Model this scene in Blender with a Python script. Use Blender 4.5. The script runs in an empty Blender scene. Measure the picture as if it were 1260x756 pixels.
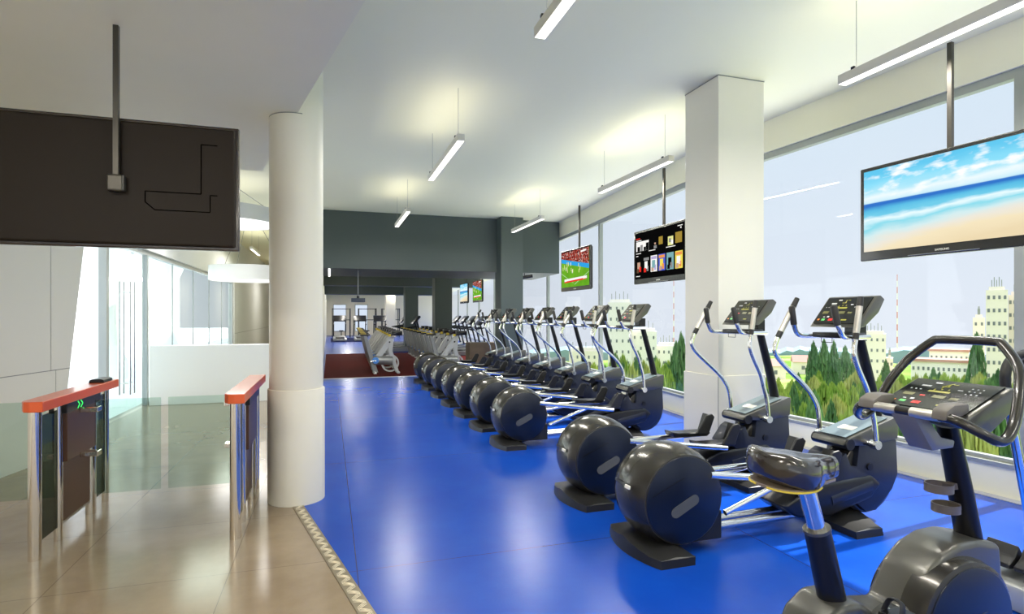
import bpy, bmesh, math, random
from mathutils import Vector, Matrix
random.seed(11)
scene = bpy.context.scene
COL = scene.collection
R = math.radians
PI = math.pi
H = 1.6                      # eye height
CEIL = 4.15
LOW = 3.30

# ------------------------------------------------------------------ materials
MATS = {}
def nt(name):
    m = bpy.data.materials.new(name); m.use_nodes = True
    n = m.node_tree.nodes; l = m.node_tree.links
    return m, n, l, n['Principled BSDF']
def mat(name, col, rough=.5, metal=0, spec=.5, coat=0, bump=0, bscale=200, emit=None, estr=0, vary=0, vscale=3):
    if name in MATS: return MATS[name]
    m, n, l, p = nt(name)
    p.inputs['Base Color'].default_value = (*col, 1)
    p.inputs['Roughness'].default_value = rough
    p.inputs['Metallic'].default_value = metal
    p.inputs['Specular IOR Level'].default_value = spec
    p.inputs['Coat Weight'].default_value = coat
    p.inputs['Coat Roughness'].default_value = .08
    if emit:
        p.inputs['Emission Color'].default_value = (*emit, 1)
        p.inputs['Emission Strength'].default_value = estr
    tc = None
    if bump or vary:
        tc = n.new('ShaderNodeTexCoord')
    if bump:
        no = n.new('ShaderNodeTexNoise'); no.inputs['Scale'].default_value = bscale
        b = n.new('ShaderNodeBump'); b.inputs['Strength'].default_value = bump; b.inputs['Distance'].default_value = .002
        l.new(tc.outputs['Object'], no.inputs['Vector']); l.new(no.outputs['Fac'], b.inputs['Height']); l.new(b.outputs['Normal'], p.inputs['Normal'])
    if vary:
        no = n.new('ShaderNodeTexNoise'); no.inputs['Scale'].default_value = vscale; no.inputs['Detail'].default_value = 6
        l.new(tc.outputs['Object'], no.inputs['Vector'])
        mx = n.new('ShaderNodeMix'); mx.data_type = 'RGBA'
        mx.inputs['A'].default_value = (*[max(0, c*(1-vary)) for c in col], 1)
        mx.inputs['B'].default_value = (*[min(1, c*(1+vary)) for c in col], 1)
        l.new(no.outputs['Fac'], mx.inputs['Factor']); l.new(mx.outputs['Result'], p.inputs['Base Color'])
    MATS[name] = m
    return m
def glass(name, tint, refl=1.0, ior=1.45):
    m, n, l, p = nt(name)
    n.remove(p)
    out = n['Material Output']
    t = n.new('ShaderNodeBsdfTransparent'); t.inputs['Color'].default_value = (*tint, 1)
    g = n.new('ShaderNodeBsdfGlossy'); g.inputs['Roughness'].default_value = 0.01
    f = n.new('ShaderNodeFresnel'); f.inputs['IOR'].default_value = ior
    mu = n.new('ShaderNodeMath'); mu.operation = 'MULTIPLY'; mu.inputs[1].default_value = refl
    x = n.new('ShaderNodeMixShader')
    ge = n.new('ShaderNodeNewGeometry'); iv = n.new('ShaderNodeMath'); iv.operation = 'SUBTRACT'; iv.inputs[0].default_value = 1; l.new(ge.outputs['Backfacing'], iv.inputs[1])
    m2 = n.new('ShaderNodeMath'); m2.operation = 'MULTIPLY'; l.new(mu.outputs[0], m2.inputs[0]); l.new(iv.outputs[0], m2.inputs[1])
    l.new(f.outputs[0], mu.inputs[0]); l.new(m2.outputs[0], x.inputs[0]); l.new(t.outputs[0], x.inputs[1]); l.new(g.outputs[0], x.inputs[2])
    l.new(x.outputs[0], out.inputs['Surface'])
    MATS[name] = m
    return m
def emis(name, col, s):
    return mat(name, (0, 0, 0), .4, spec=0, emit=col, estr=s)

def floor_mat(name, colA, colB, seam, px, py, ox, oy, rough, seamw=.004, vscale=1.2, coat=.0, r2=.1, spec=.5):
    """polished sheet floor with thin seams laid out in world metres"""
    m, n, l, p = nt(name)
    tc = n.new('ShaderNodeTexCoord'); sp = n.new('ShaderNodeSeparateXYZ'); l.new(tc.outputs['Object'], sp.inputs[0])
    def line(ch, pitch, off):
        a = n.new('ShaderNodeMath'); a.operation = 'SUBTRACT'; a.inputs[1].default_value = off; l.new(sp.outputs[ch], a.inputs[0])
        b = n.new('ShaderNodeMath'); b.operation = 'PINGPONG'; b.inputs[1].default_value = pitch/2; l.new(a.outputs[0], b.inputs[0])
        c = n.new('ShaderNodeMath'); c.operation = 'LESS_THAN'; c.inputs[1].default_value = seamw; l.new(b.outputs[0], c.inputs[0])
        return c
    a = line('X', px, ox); b = line('Y', py, oy)
    mxm = n.new('ShaderNodeMath'); mxm.operation = 'MAXIMUM'; l.new(a.outputs[0], mxm.inputs[0]); l.new(b.outputs[0], mxm.inputs[1])
    no = n.new('ShaderNodeTexNoise'); no.inputs['Scale'].default_value = vscale; no.inputs['Detail'].default_value = 8; no.inputs['Roughness'].default_value = .65
    l.new(tc.outputs['Object'], no.inputs['Vector'])
    ra = n.new('ShaderNodeMapRange'); ra.inputs['From Min'].default_value = .35; ra.inputs['From Max'].default_value = .7
    l.new(no.outputs['Fac'], ra.inputs['Value'])
    c1 = n.new('ShaderNodeMix'); c1.data_type = 'RGBA'; c1.inputs['A'].default_value = (*colA, 1); c1.inputs['B'].default_value = (*colB, 1)
    l.new(ra.outputs[0], c1.inputs['Factor'])
    c2 = n.new('ShaderNodeMix'); c2.data_type = 'RGBA'; l.new(mxm.outputs[0], c2.inputs['Factor']); l.new(c1.outputs['Result'], c2.inputs['A']); c2.inputs['B'].default_value = (*seam, 1)
    l.new(c2.outputs['Result'], p.inputs['Base Color'])
    rr = n.new('ShaderNodeMapRange'); rr.inputs['To Min'].default_value = rough; rr.inputs['To Max'].default_value = rough+r2
    l.new(no.outputs['Fac'], rr.inputs['Value']); l.new(rr.outputs[0], p.inputs['Roughness'])
    bp = n.new('ShaderNodeBump'); bp.inputs['Strength'].default_value = .02; bp.inputs['Distance'].default_value = .004
    no2 = n.new('ShaderNodeTexNoise'); no2.inputs['Scale'].default_value = 7; l.new(tc.outputs['Object'], no2.inputs['Vector'])
    l.new(no2.outputs['Fac'], bp.inputs['Height']); l.new(bp.outputs['Normal'], p.inputs['Normal'])
    p.inputs['Coat Weight'].default_value = coat; p.inputs['Specular IOR Level'].default_value = spec
    MATS[name] = m
    return m

M_white = mat('white_paint', (.81, .785, .62), .55, vary=.02)
M_ceil = mat('ceiling_paint', (.85, .83, .62), .6)
M_pillar = mat('pillar_paint', (.74, .71, .61), .5, vary=.02)
M_panel = mat('wall_panel', (.74, .735, .68), .45)
M_dark = mat('charcoal_paint', (.060, .078, .076), .55)
M_cream = mat('cream_paint', (.80, .74, .58), .6)
M_seam = mat('seam_grey', (.22, .23, .22), .6)
M_frame = mat('grey_metal_frame', (.33, .35, .33), .4, .3)
M_sill = mat('sill_metal', (.55, .58, .58), .35, .4)
M_chrome = mat('chrome', (.90, .89, .86), .14, 1.0)
M_chromeb = mat('brushed_chrome', (.70, .70, .70), .22, 1.0)
M_warmchrome = mat('polished_steel', (.85, .80, .72), .12, 1.0)
M_black = mat('black_plastic', (.008, .008, .009), .3, spec=.4, bump=.05)
M_rubber = mat('black_rubber', (.012, .012, .013), .6)
M_shell = mat('gunmetal_shell', (.05, .047, .041), .2, .45, spec=.4, coat=.15)
M_disc = mat('navy_side_disc', (.004, .008, .022), .3, 0, spec=.5)
M_pill = mat('grey_insert', (.085, .088, .09), .5)
M_foot = mat('dark_grey_foot', (.018, .018, .018), .4, spec=.4)
M_body = mat('slate_body', (.018, .022, .036), .35, .2, spec=.4, coat=.1)
M_collar = mat('grey_collar', (.105, .102, .09), .32, .5, coat=.15)
M_deck = mat('pale_blue_deck', (.16, .21, .23), .3, .3)
M_tag = mat('white_label', (.8, .78, .7), .5)
M_grip = mat('black_grip', (.014, .013, .012), .5)
M_gripbeige = mat('metal_grip', (.62, .58, .52), .3, .8)
M_face = mat('console_face', (.008, .009, .008), .15, spec=.6)
M_leather = mat('black_leather', (.022, .017, .014), .2, spec=.7, coat=.6, bump=.35, bscale=18)
M_yellow = mat('yellow_rubber', (.72, .55, .05), .5)
M_orange = mat('orange_laminate', (.72, .105, .018), .3, coat=.3)
M_brownpanel = mat('smoked_brown_panel', (.075, .034, .018), .3, spec=.4)
M_tvback = mat('tv_back_plastic', (.015, .0095, .0052), .5, spec=.2)
M_tvrim = mat('tv_rim', (.03, .021, .016), .2, coat=.3)
M_tvgroove = mat('tv_groove', (.0, .0, .0), .9, spec=0)
M_pole = mat('dark_pole', (.07, .065, .055), .35, .6)
M_bez = mat('tv_bezel', (.018, .018, .017), .2, coat=.4)
M_lampbody = mat('lamp_housing', (.62, .60, .54), .4)
M_cable = mat('cable_grey', (.22, .22, .20), .5)
M_lampglow = emis('lamp_diffuser', (1, .98, .92), 2.2)
M_ringside = mat('ring_lamp_side', (.66, .66, .64), .5, emit=(1, 1, .98), estr=.04)
M_lowwall = mat('white_counter', (.88, .89, .88), .35)
M_wood = mat('brown_wood', (.16, .12, .08), .5, vary=.25, vscale=8)
M_whitemet = mat('white_metal', (.55, .56, .55), .3, .2)
M_greymet = mat('grey_metal', (.28, .29, .29), .35, .4)
M_bluecap = mat('blue_cap', (.1, .3, .8), .3)
M_bluedk = mat('navy_mat', (.008, .012, .06), .9, spec=.1)
M_green_led = emis('green_led', (.05, 1, .15), 1.6)
M_win = glass('window_glass', (.985, .985, .985), .8, 1.35)
M_gateglass = glass('green_gate_glass', (.80, .88, .84), 1.0, 1.45)
M_clear = glass('clear_glass', (.93, .97, .96), 1.0)
M_smoke = glass('smoked_glass', (.30, .34, .31), .8)
M_blue = floor_mat('blue_floor', (.003, .050, .38), (.005, .068, .43), (.02, .02, .08), 2.74, 2.74, .167, 3.68, .24, .003, 1.3, r2=.04, spec=.26)
M_tan = floor_mat('tan_floor', (.235, .175, .11), (.31, .24, .16), (.15, .115, .075), .97, .985, -.59, 3.89, .15, .0025, 1.6, r2=.03, spec=.6)
M_terr = mat('white_terrace', (.85, .86, .86), .7)

# treadplate strip
def tread():
    m, n, l, p = nt('treadplate')
    p.inputs['Base Color'].default_value = (.25, .21, .14, 1); p.inputs['Metallic'].default_value = .5; p.inputs['Roughness'].default_value = .32
    MATS['treadplate'] = m
    return m
M_tread = tread()
M_treadbar = mat('treadplate_rib', (.80, .72, .55), .35, .3)

def carpet():
    m, n, l, p = nt('red_carpet')
    tc = n.new('ShaderNodeTexCoord')
    no = n.new('ShaderNodeTexNoise'); no.inputs['Scale'].default_value = 60
    l.new(tc.outputs['Object'], no.inputs['Vector'])
    c = n.new('ShaderNodeMix'); c.data_type = 'RGBA'; c.inputs['A'].default_value = (.045, .004, .003, 1); c.inputs['B'].default_value = (.10, .010, .008, 1)
    l.new(no.outputs['Fac'], c.inputs['Factor']); l.new(c.outputs['Result'], p.inputs['Base Color'])
    p.inputs['Roughness'].default_value = .9; p.inputs['Specular IOR Level'].default_value = .1
    return m
M_red = carpet()

# ------------------------------------------------------------------ mesh builder
class MB:
    def __init__(s): s.v = []; s.f = []; s.m = []; s.cur = 0
    def add(s, vs, fs):
        o = len(s.v); s.v += [tuple(v) for v in vs]; s.f += [tuple(i+o for i in f) for f in fs]; s.m += [s.cur]*len(fs)
        return s
    def box(s, x0, x1, y0, y1, z0, z1, M=None):
        vs = [Vector(p) for p in ((x0,y0,z0),(x1,y0,z0),(x1,y1,z0),(x0,y1,z0),(x0,y0,z1),(x1,y0,z1),(x1,y1,z1),(x0,y1,z1))]
        if M: vs = [M @ v for v in vs]
        return s.add(vs, [(0,3,2,1),(4,5,6,7),(0,1,5,4),(1,2,6,5),(2,3,7,6),(3,0,4,7)])
    def bbox(s, x0, x1, y0, y1, z0, z1, b=.01, seg=2, M=None):
        bm = bmesh.new(); t = MB().box(x0, x1, y0, y1, z0, z1)
        vv = [bm.verts.new(v) for v in t.v]
        for f in t.f: bm.faces.new([vv[i] for i in f])
        bmesh.ops.bevel(bm, geom=bm.edges[:], offset=b, segments=seg, affect='EDGES', profile=.5)
        return s.frombm(bm, M)
    def frombm(s, bm, M=None):
        bm.verts.ensure_lookup_table(); bm.verts.index_update()
        vs = [M @ v.co if M else v.co.copy() for v in bm.verts]
        fs = [tuple(v.index for v in f.verts) for f in bm.faces]
        bm.free(); return s.add(vs, fs)
    def prism(s, prof, a0, a1, axis='y', b=0, seg=2, M=None):
        """profile polygon extruded: axis y -> profile (x,z); axis z -> (x,y); axis x -> (y,z)"""
        def P(p, a): return {'y': Vector((p[0], a, p[1])), 'z': Vector((p[0], p[1], a)), 'x': Vector((a, p[0], p[1]))}[axis]
        bm = bmesh.new(); n = len(prof)
        A = [bm.verts.new(P(p, a0)) for p in prof]; B = [bm.verts.new(P(p, a1)) for p in prof]
        bm.faces.new(A); bm.faces.new(B[::-1])
        for i in range(n): bm.faces.new((A[i], B[i], B[(i+1) % n], A[(i+1) % n]))
        bmesh.ops.recalc_face_normals(bm, faces=bm.faces[:])
        if b:
            es = [e for e in bm.edges]
            bmesh.ops.bevel(bm, geom=es, offset=b, segments=seg, affect='EDGES', profile=.5, clamp_overlap=True)
        return s.frombm(bm, M)
    def tube(s, pts, r, n=12, smooth=0, cap=True, flat=1.0):
        pts = [Vector(p) for p in pts]
        rs = r if isinstance(r, (list, tuple)) else [r]*len(pts)
        if smooth and len(pts) > 2:
            q = []; rq = []
            for i in range(len(pts)-1):
                p0 = pts[max(i-1, 0)]; p1 = pts[i]; p2 = pts[i+1]; p3 = pts[min(i+2, len(pts)-1)]
                for k in range(smooth):
                    t = k/smooth
                    q.append(.5*((2*p1)+(-p0+p2)*t+(2*p0-5*p1+4*p2-p3)*t*t+(-p0+3*p1-3*p2+p3)*t**3)); rq.append(rs[i]*(1-t)+rs[i+1]*t)
            q.append(pts[-1]); rq.append(rs[-1]); pts, rs = q, rq
        T = [(pts[min(i+1, len(pts)-1)]-pts[max(i-1, 0)]).normalized() for i in range(len(pts))]
        ref = Vector((0, 0, 1)) if abs(T[0].z) < .9 else Vector((0, 1, 0))
        u = T[0].cross(ref).normalized(); vs = []
        for i, p in enumerate(pts):
            u = (u - T[i]*u.dot(T[i])).normalized(); w = T[i].cross(u)
            for k in range(n):
                a = 2*PI*k/n; vs.append(p+(u*math.cos(a)*flat+w*math.sin(a))*rs[i])
        fs = []
        for i in range(len(pts)-1):
            for k in range(n):
                a = i*n+k; b = i*n+(k+1) % n; fs.append((a, b, b+n, a+n))
        if cap: fs += [tuple(range(n))[::-1], tuple(range((len(pts)-1)*n, len(pts)*n))]
        return s.add(vs, fs)
    def lathe(s, prof, n=32, c=(0,0,0), axis='z', a0=0, a1=2*PI, M=None):
        """prof list of (r, h)"""
        full = abs(a1-a0-2*PI) < 1e-6; N = n if full else n+1; vs = []; c = Vector(c)
        for k in range(N):
            a = a0+(a1-a0)*k/n
            for r, h in prof:
                if axis == 'z': v = Vector((r*math.cos(a), r*math.sin(a), h))
                elif axis == 'y': v = Vector((r*math.sin(a), h, r*math.cos(a)))
                else: v = Vector((h, r*math.cos(a), r*math.sin(a)))
                v += c; vs.append(M @ v if M else v)
        m = len(prof); fs = []
        for k in range(n):
            k2 = (k+1) % N if full else k+1
            for i in range(m-1):
                q = [k*m+i, k2*m+i, k2*m+i+1, k*m+i+1]
                fs.append(tuple(q))
        return s.add(vs, fs)
    def quad(s, a, b, c, d): return s.add([a, b, c, d], [(0, 1, 2, 3)])
    def build(s, name, material, parent=None, loc=None, smooth=True, ang=35):
        me = bpy.data.meshes.new(name); me.from_pydata(s.v, [], s.f)
        bm = bmesh.new(); bm.from_mesh(me)
        bmesh.ops.remove_doubles(bm, verts=bm.verts[:], dist=1e-6)
        bmesh.ops.dissolve_degenerate(bm, dist=1e-7, edges=bm.edges[:])
        if len(bm.faces) == len(s.f):
            for f, mi in zip(bm.faces, s.m): f.material_index = mi
        bmesh.ops.recalc_face_normals(bm, faces=bm.faces[:])
        bm.to_mesh(me); bm.free()
        for mm in (material if isinstance(material, (list, tuple)) else [material]): me.materials.append(mm)
        if smooth:
            me.shade_smooth(); me.set_sharp_from_angle(angle=R(ang))
        o = bpy.data.objects.new(name, me); COL.objects.link(o)
        if parent: o.parent = parent
        if loc: o.location = loc
        return o
def tag(o, label=None, cat=None, group=None, kind=None):
    if label: o['label'] = label
    if cat: o['category'] = cat
    if group: o['group'] = group
    if kind: o['kind'] = kind
    return o
def empty(name, loc=(0,0,0), rz=0):
    o = bpy.data.objects.new(name, None); COL.objects.link(o); o.location = loc; o.rotation_euler = (0, 0, rz); o.empty_display_size = .1
    return o
def children(o): return [c for c in COL.objects if c.parent == o]
def copy_tree(o, parent=None, tree=None):
    if tree is None:
        tree = {}
        for c in COL.objects:
            if c.parent: tree.setdefault(c.parent.name, []).append(c)
    c = o.copy(); COL.objects.link(c); c.parent = parent
    for ch in tree.get(o.name, []): copy_tree(ch, c, tree)
    return c
def struct(name, mb, m, parent=None, smooth=False):
    o = mb.build(name, m, parent, smooth=smooth)
    if not parent: o['kind'] = 'structure'
    return o
def text_mesh(name, body, size, m, parent, M, ext=.001):
    cu = bpy.data.curves.new(name, 'FONT'); cu.body = body; cu.size = size; cu.extrude = ext; cu.align_x = 'CENTER'; cu.align_y = 'CENTER'
    t = bpy.data.objects.new(name+'_tmp', cu); COL.objects.link(t)
    dg = bpy.context.evaluated_depsgraph_get(); me = bpy.data.meshes.new_from_object(t.evaluated_get(dg))
    bpy.data.objects.remove(t); me.materials.clear(); me.materials.append(m)
    o = bpy.data.objects.new(name, me); COL.objects.link(o); o.parent = parent; o.matrix_local = M
    return o

# ------------------------------------------------------------------ geometry facts
def xn(y): return 5.846-.063*y            # window wall, near stretch
def xf(y): return 4.724+.09*y             # window wall, far stretch
YB = 7.33; XB = 5.384
def xw(y): return xn(y) if y < YB else xf(y)
def edge(y): return .187-.2265*(y-3.16)   # step between lobby and gym
Y0 = -6.0; YE = 47.0
YD = 14.45                                # front of charcoal bulkhead

# ------------------------------------------------------------------ floors
mb = MB()
L = [(edge(Y0), Y0), (xn(Y0), Y0), (XB, YB), (xf(YE), YE), (-.2, YE), (-.2, 14.5), (-.3, 11.5), (edge(5.3), 5.3)]
mb.prism(L, -.12, 0, 'z'); struct('floor', mb, M_blue)
mb = MB()
L = [(-5.8, Y0), (edge(Y0), Y0), (edge(5.3), 5.3), (-.3, 11.5), (-.2, 14.5), (-.2, YE), (-3.4, YE), (-3.22, 9.6), (-4.0, 6.0)]
mb.prism(L, -.12, -.0005, 'z'); struct('floor', mb, M_tan)
# treadplate strip along the step line
d = Vector((-.2265, 1, 0)).normalized(); nrm = Vector((d.y, -d.x, 0))
ts = empty('threshold_strip', (0, 0, 0)); tag(ts, 'long beige treadplate strip between the tan floor and the blue floor', 'floor strip')
p0 = Vector((edge(-1.5), -1.5, .003)); p1 = Vector((edge(5.1), 5.1, .003)); w = .043
mb = MB()
mb.prism([tuple((p0-nrm*w)[:2]), tuple((p0+nrm*w)[:2]), tuple((p1+nrm*w)[:2]), tuple((p1-nrm*w)[:2])], 0, .004, 'z')
mb.build('plate', M_tread, ts, smooth=False)
mb = MB(); Ls = (p1-p0).length; k = 0; s = 0
while s < Ls-.04:
    c = p0+d*(s+.03); fl = 1 if k % 2 else -1
    for j in range(3):
        cc = c+d*(j-1)*.014 + nrm*0
        a = R(35)*fl
        dv = (nrm*math.cos(a)+d*math.sin(a))
        mb.tube([cc-dv*.037+Vector((0,0,.0005)), cc+Vector((0,0,.0035)), cc+dv*.037+Vector((0,0,.0005))], [.0012, .0024, .0012], 6)
    s += .058; k += 1
o = mb.build('tread_ribs', M_treadbar, ts); o['kind'] = 'stuff'

# carpets and mats at the far end
mb = MB(); mb.box(-.13, xf(15.1)-.25, 15.0, 24.4, 0, .008)
rc = mb.build('red_carpet', M_red, smooth=False); tag(rc, 'dark red carpet laid across the blue floor under the far bikes', 'carpet')
mb = MB(); mb.box(-.13, xf(15.1)-.25, 14.955, 15.0, 0, .009); mb.build('edge_strip', M_tag, rc, smooth=False)
mb = MB(); mb.box(.1, 2.2, 35.2, 41.5, 0, .01)
tag(mb.build('navy_mat', M_bluedk, smooth=False), 'dark navy floor mat under the farthest treadmills', 'mat')

# ------------------------------------------------------------------ ceiling
mb = MB()
mb.prism([(-5.8, Y0), (xn(Y0)+.2, Y0), (XB+.2, YB), (xf(17.4)+.2, 17.4), (-.2, 17.4), (-.2, YE), (-3.6, YE), (-3.3, 9), (-5.8, 8)], CEIL, CEIL+.15, 'z')
struct('ceiling', mb, M_ceil)
mb = MB(); mb.prism([(-5.0, Y0), (edge(Y0), Y0), (edge(7.3), 7.3), (-3.4, 7.3)], LOW, CEIL-.002, 'z')
struct('ceiling', mb, M_white)
mb = MB(); mb.prism([(-.2, 17.4), (xf(17.4)+.2, 17.4), (xf(YE)+.2, YE), (-.2, YE)], 3.28, 3.4, 'z')
struct('ceiling', mb, M_ceil)

# ------------------------------------------------------------------ window wall
def wallseg(y0, y1, fx):
    pts = [(fx(y0), y0), (fx(y1), y1)]
    def quadprism(dx0, dx1, z0, z1, m):
        return m.prism([(pts[0][0]+dx0, y0), (pts[0][0]+dx1, y0), (pts[1][0]+dx1, y1), (pts[1][0]+dx0, y1)], z0, z1, 'z')
    a = MB(); quadprism(0, .3, -.12, .262, a); quadprism(0, .3, 3.74, CEIL, a); struct('wall_right', a, M_white)
    a = MB(); quadprism(-.10, -.001, 0, .006, a); struct('baseboard_right', a, mat('edging_grey', (.42, .43, .50), .35))
wallseg(Y0, YB, xn); wallseg(YB, YE, xf)
MUL = [-5.1, -.9, 3.3, YB, 11.6, 15.8, 20.0, 24.2, 28.4, 32.6, 36.8, 41.0, 45.2]
for i in range(len(MUL)-1):
    y0, y1 = MUL[i], MUL[i+1]; fx = xn if y1 <= YB else xf
    def strip(m, z0, z1, ya, yb, dx0=.03, dx1=.11):
        m.prism([(fx(ya)+dx0, ya), (fx(ya)+dx1, ya), (fx(yb)+dx1, yb), (fx(yb)+dx0, yb)], z0, z1, 'z')
    a = MB(); strip(a, 3.66, 3.74, y0, y1); strip(a, .262, .30, y0, y1, -.012, .11); strip(a, .30, .335, y0, y1, .04, .11)
    strip(a, .335, 3.66, y0, y0+.07 if i != 3 else y0+.05); strip(a, .335, 3.66, y1-.02, y1)
    fr = struct('window_%d' % (i+1), a, M_frame)
    g = MB(); strip(g, .33, 3.67, y0+.07, y1-.02, .065, .075); g.build('glass_pane', M_win, fr, smooth=False)

# ------------------------------------------------------------------ charcoal bulkhead etc
mb = MB(); mb.prism([(-.2, YD), (xf(YD)-.02, YD), (xf(17.4)-.02, 17.4), (-.2, 17.4)], 2.74, CEIL-.001, 'z')
struct('wall_back_bulkhead', mb, M_dark)
mb = MB(); mb.box(-.2, 4.95, 27.6, 28.6, 2.58, 3.28); struct('trim_1', mb, M_dark)
mb = MB(); mb.box(-.2, 5.9, 22.6, 23.4, 2.74, 3.28); struct('trim_2', mb, M_dark)
mb = MB(); mb.box(-.32, -.2, YD-.02, YE, 0, CEIL); struct('wall_partition', mb, M_white)
mb = MB(); mb.box(-.32, -.198, YD-.03, YD+.35, 1.35, CEIL); struct('trim_3', mb, M_dark)
mb = MB(); mb.box(-.4, xf(YE)+.3, YE, YE+.2, 0, 3.4); struct('wall_far', mb, M_cream)
for i, x in enumerate((.35, 2.0)):
    a = MB(); a.box(x-.05, x+.95, YE-.03, YE+.0, .3, 2.45); f = struct('window_%d' % (20+i), a, M_frame)
    g = MB(); g.box(x, x+.9, YE-.04, YE-.031, .35, 2.4); g.build('glass_pane', emis('lit_window', (.75, .85, 1), .85), f, smooth=False)
def pillar(name, x0, x1, y0, y1, m, top=CEIL, low=True):
    a = MB(); a.bbox(x0, x1, y0, y1, 0, top, .006, 2)
    o = struct(name, a, m)
    if low:
        b = MB(); g = .012
        b.bbox(x0-g, x1+g, y0-g, y1+g, 0, .955, .006, 2); b.build('lower_cladding', m, o, smooth=False)
        for (cx, cy) in ((x0-g, y0-g),):
            c = MB(); c.box(x0-g-.001, x0-g+.004, y0-g-.001, y0-g+.004, .01, .95); c.build('corner_joint', M_seam, o, smooth=False)
        c = MB(); c.box(x0-.003, x1+.003, y0-.003, y1+.003, top-.012, top-.004); c.build('top_shadow_gap', M_seam, o, smooth=False)
    return o
pillar('wall_pillar_1', 3.92, 4.51, 5.06, 5.65, M_pillar)
pillar('wall_pillar_2', 4.22, 4.82, 14.05, 14.6, M_dark, low=False)
pillar('wall_pillar_3', 3.5, 4.1, 19.6, 20.2, M_dark, 3.28, False)
pillar('wall_pillar_4', 3.3, 3.9, 26.2, 26.8, M_dark, 3.28, False)
pillar('wall_pillar_5', 3.9, 4.6, 42, 42.7, M_cream, 3.28, False)

# round column
col = MB(); col.lathe([(.2206, .9), (.2206, CEIL)], 64, (-.271, 5.30, 0)); co = struct('wall_column', col, M_pillar, smooth=True)
col = MB(); col.lathe([(.21, 0), (.234, 0), (.234, .962), (.231, .967), (.215, .968)], 64, (-.271, 5.30, 0)); col.build('lower_sleeve', M_pillar, co)
col = MB(); col.lathe([(.2215, LOW-.012), (.2215, LOW-.004)], 64, (-.271, 5.30, 0), a0=R(95), a1=R(285)); col.build('top_shadow_gap', M_seam, co)

# ------------------------------------------------------------------ lobby
WD = Vector((.19, .98, 0)).normalized(); WP = Vector((-3.07, 6.85, 0)); WN = Vector((-WD.y, WD.x, 0))
def wp(t, h, off=0): v = WP+WD*t+WN*off; return Vector((v.x, v.y, h))
prof = [(-12.6, 0), (.87, 0), (1.46, LOW), (1.6, CEIL), (-12.6, CEIL)]
mb = MB(); n = len(prof)
A = [wp(t, h) for t, h in prof]; B = [wp(t, h, .12) for t, h in prof]
mb.add(A+B, [tuple(range(n)), tuple(range(n, 2*n))[::-1]]+[(i, (i+1) % n, (i+1) % n+n, i+n) for i in range(n)])
wl = struct('wall_left', mb, M_panel)
mb = MB()
def seamline(t0, h0, t1, h1, w=.006):
    a = wp(t0, h0, -.0015); b = wp(t1, h1, -.0015); dd = (b-a).normalized(); up = dd.cross(WN).normalized()*w/2
    mb.add([a-up, b-up, b+up, a+up], [(0, 1, 2, 3)])
seamline(-12, .985, 1.04, .985, .008)
for t in (.72, -1.6, -3.9, -6.2): seamline(t, .985, t, LOW); seamline(t+.08, 0, t+.08, .985)
mb.build('panel_seams', M_seam, wl, smooth=False)
mb = MB(); mb.box(-5.8, xn(Y0)+.3, Y0-.2, Y0, -.12, .1); mb.box(-5.8, xn(Y0)+.3, Y0-.2, Y0, 3.9, CEIL)  # unseen glazing added behind the viewer to let more daylight in
for k in range(7):
    x = -5.8+k*1.99; mb.box(x-.04, x+.04, Y0-.15, Y0-.05, .1, 3.9)
fr = struct('window_40', mb, M_frame)
g = MB(); g.box(-5.8, 6.2, Y0-.105, Y0-.095, .1, 3.9); g.build('glass_pane', M_win, fr, smooth=False)

# glazed partition on the left: frame, double door, fixed panes
GX = -3.12
mb = MB()
mb.box(GX-.05, GX+.05, 9.64, YE-26, 2.66, 2.74); mb.box(GX-.05, GX+.05, 9.64, 9.74, 0, 2.66); mb.box(GX-.04, GX+.04, 11.62, 11.70, 0, 2.66)
mb.box(GX-.05, GX+.05, 20.92, 21.02, 0, 2.66); mb.box(GX-.05, GX+.05, 11.7, 20.92, 0, .05)
for y in (13.5, 15.4, 17.3, 19.2): mb.box(GX-.012, GX+.012, y-.01, y+.01, .05, 2.66)
gp = struct('window_30', mb, mat('partition_metal', (.42, .45, .46), .35, .5))
for y0, y1 in ((11.7, 13.49), (13.51, 15.39), (15.41, 17.29), (17.31, 19.19), (19.21, 20.92)):
    g = MB(); g.box(GX-.006, GX+.006, y0, y1, .05, 2.66); g.build('glass_pane', M_clear, gp, smooth=False)
for k, (y0, y1, hy) in enumerate(((9.75, 10.67, 10.58), (10.69, 11.61, 10.78))):
    g = MB(); g.box(GX-.006, GX+.006, y0, y1, .02, 2.65); dr = struct('door_%d' % (k+1), g, M_clear)
    for sx in (-1, 1):
        hb = MB(); hx = GX+sx*.075
        hb.tube([(hx, hy, .32), (hx, hy, 2.15)], .016, 12)
        for z in (.5, 1.97): hb.tube([(GX, hy, z), (hx, hy, z)], .01, 8)
        hb.build('pull_handle', M_chromeb, dr)
mb = MB(); mb.box(GX-.1, GX+.1, 9.64, 21.05, 2.74, CEIL); mb.box(GX-.1, GX+.1, 21.02, YE, 0, CEIL); wlo = struct('wall_left', mb, mat('pale_grey_paint', (.66, .68, .68), .55))
mb = MB(); mb.box(GX+.1005, GX+.103, 21.05, YE, .98, .99); mb.box(GX+.1005, GX+.103, 21.6, 21.62, 0, .98); mb.build('panel_seams', M_seam, wlo, smooth=False)
mb = MB(); mb.box(-3.4, -.2, YE, YE+.2, 0, CEIL); struct('wall_back', mb, M_white)
# low white counter wall
mb = MB(); mb.bbox(-3.02, -.36, 11.5, 11.75, 0, 1.055, .006); struct('wall_counter', mb, M_lowwall)

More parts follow.
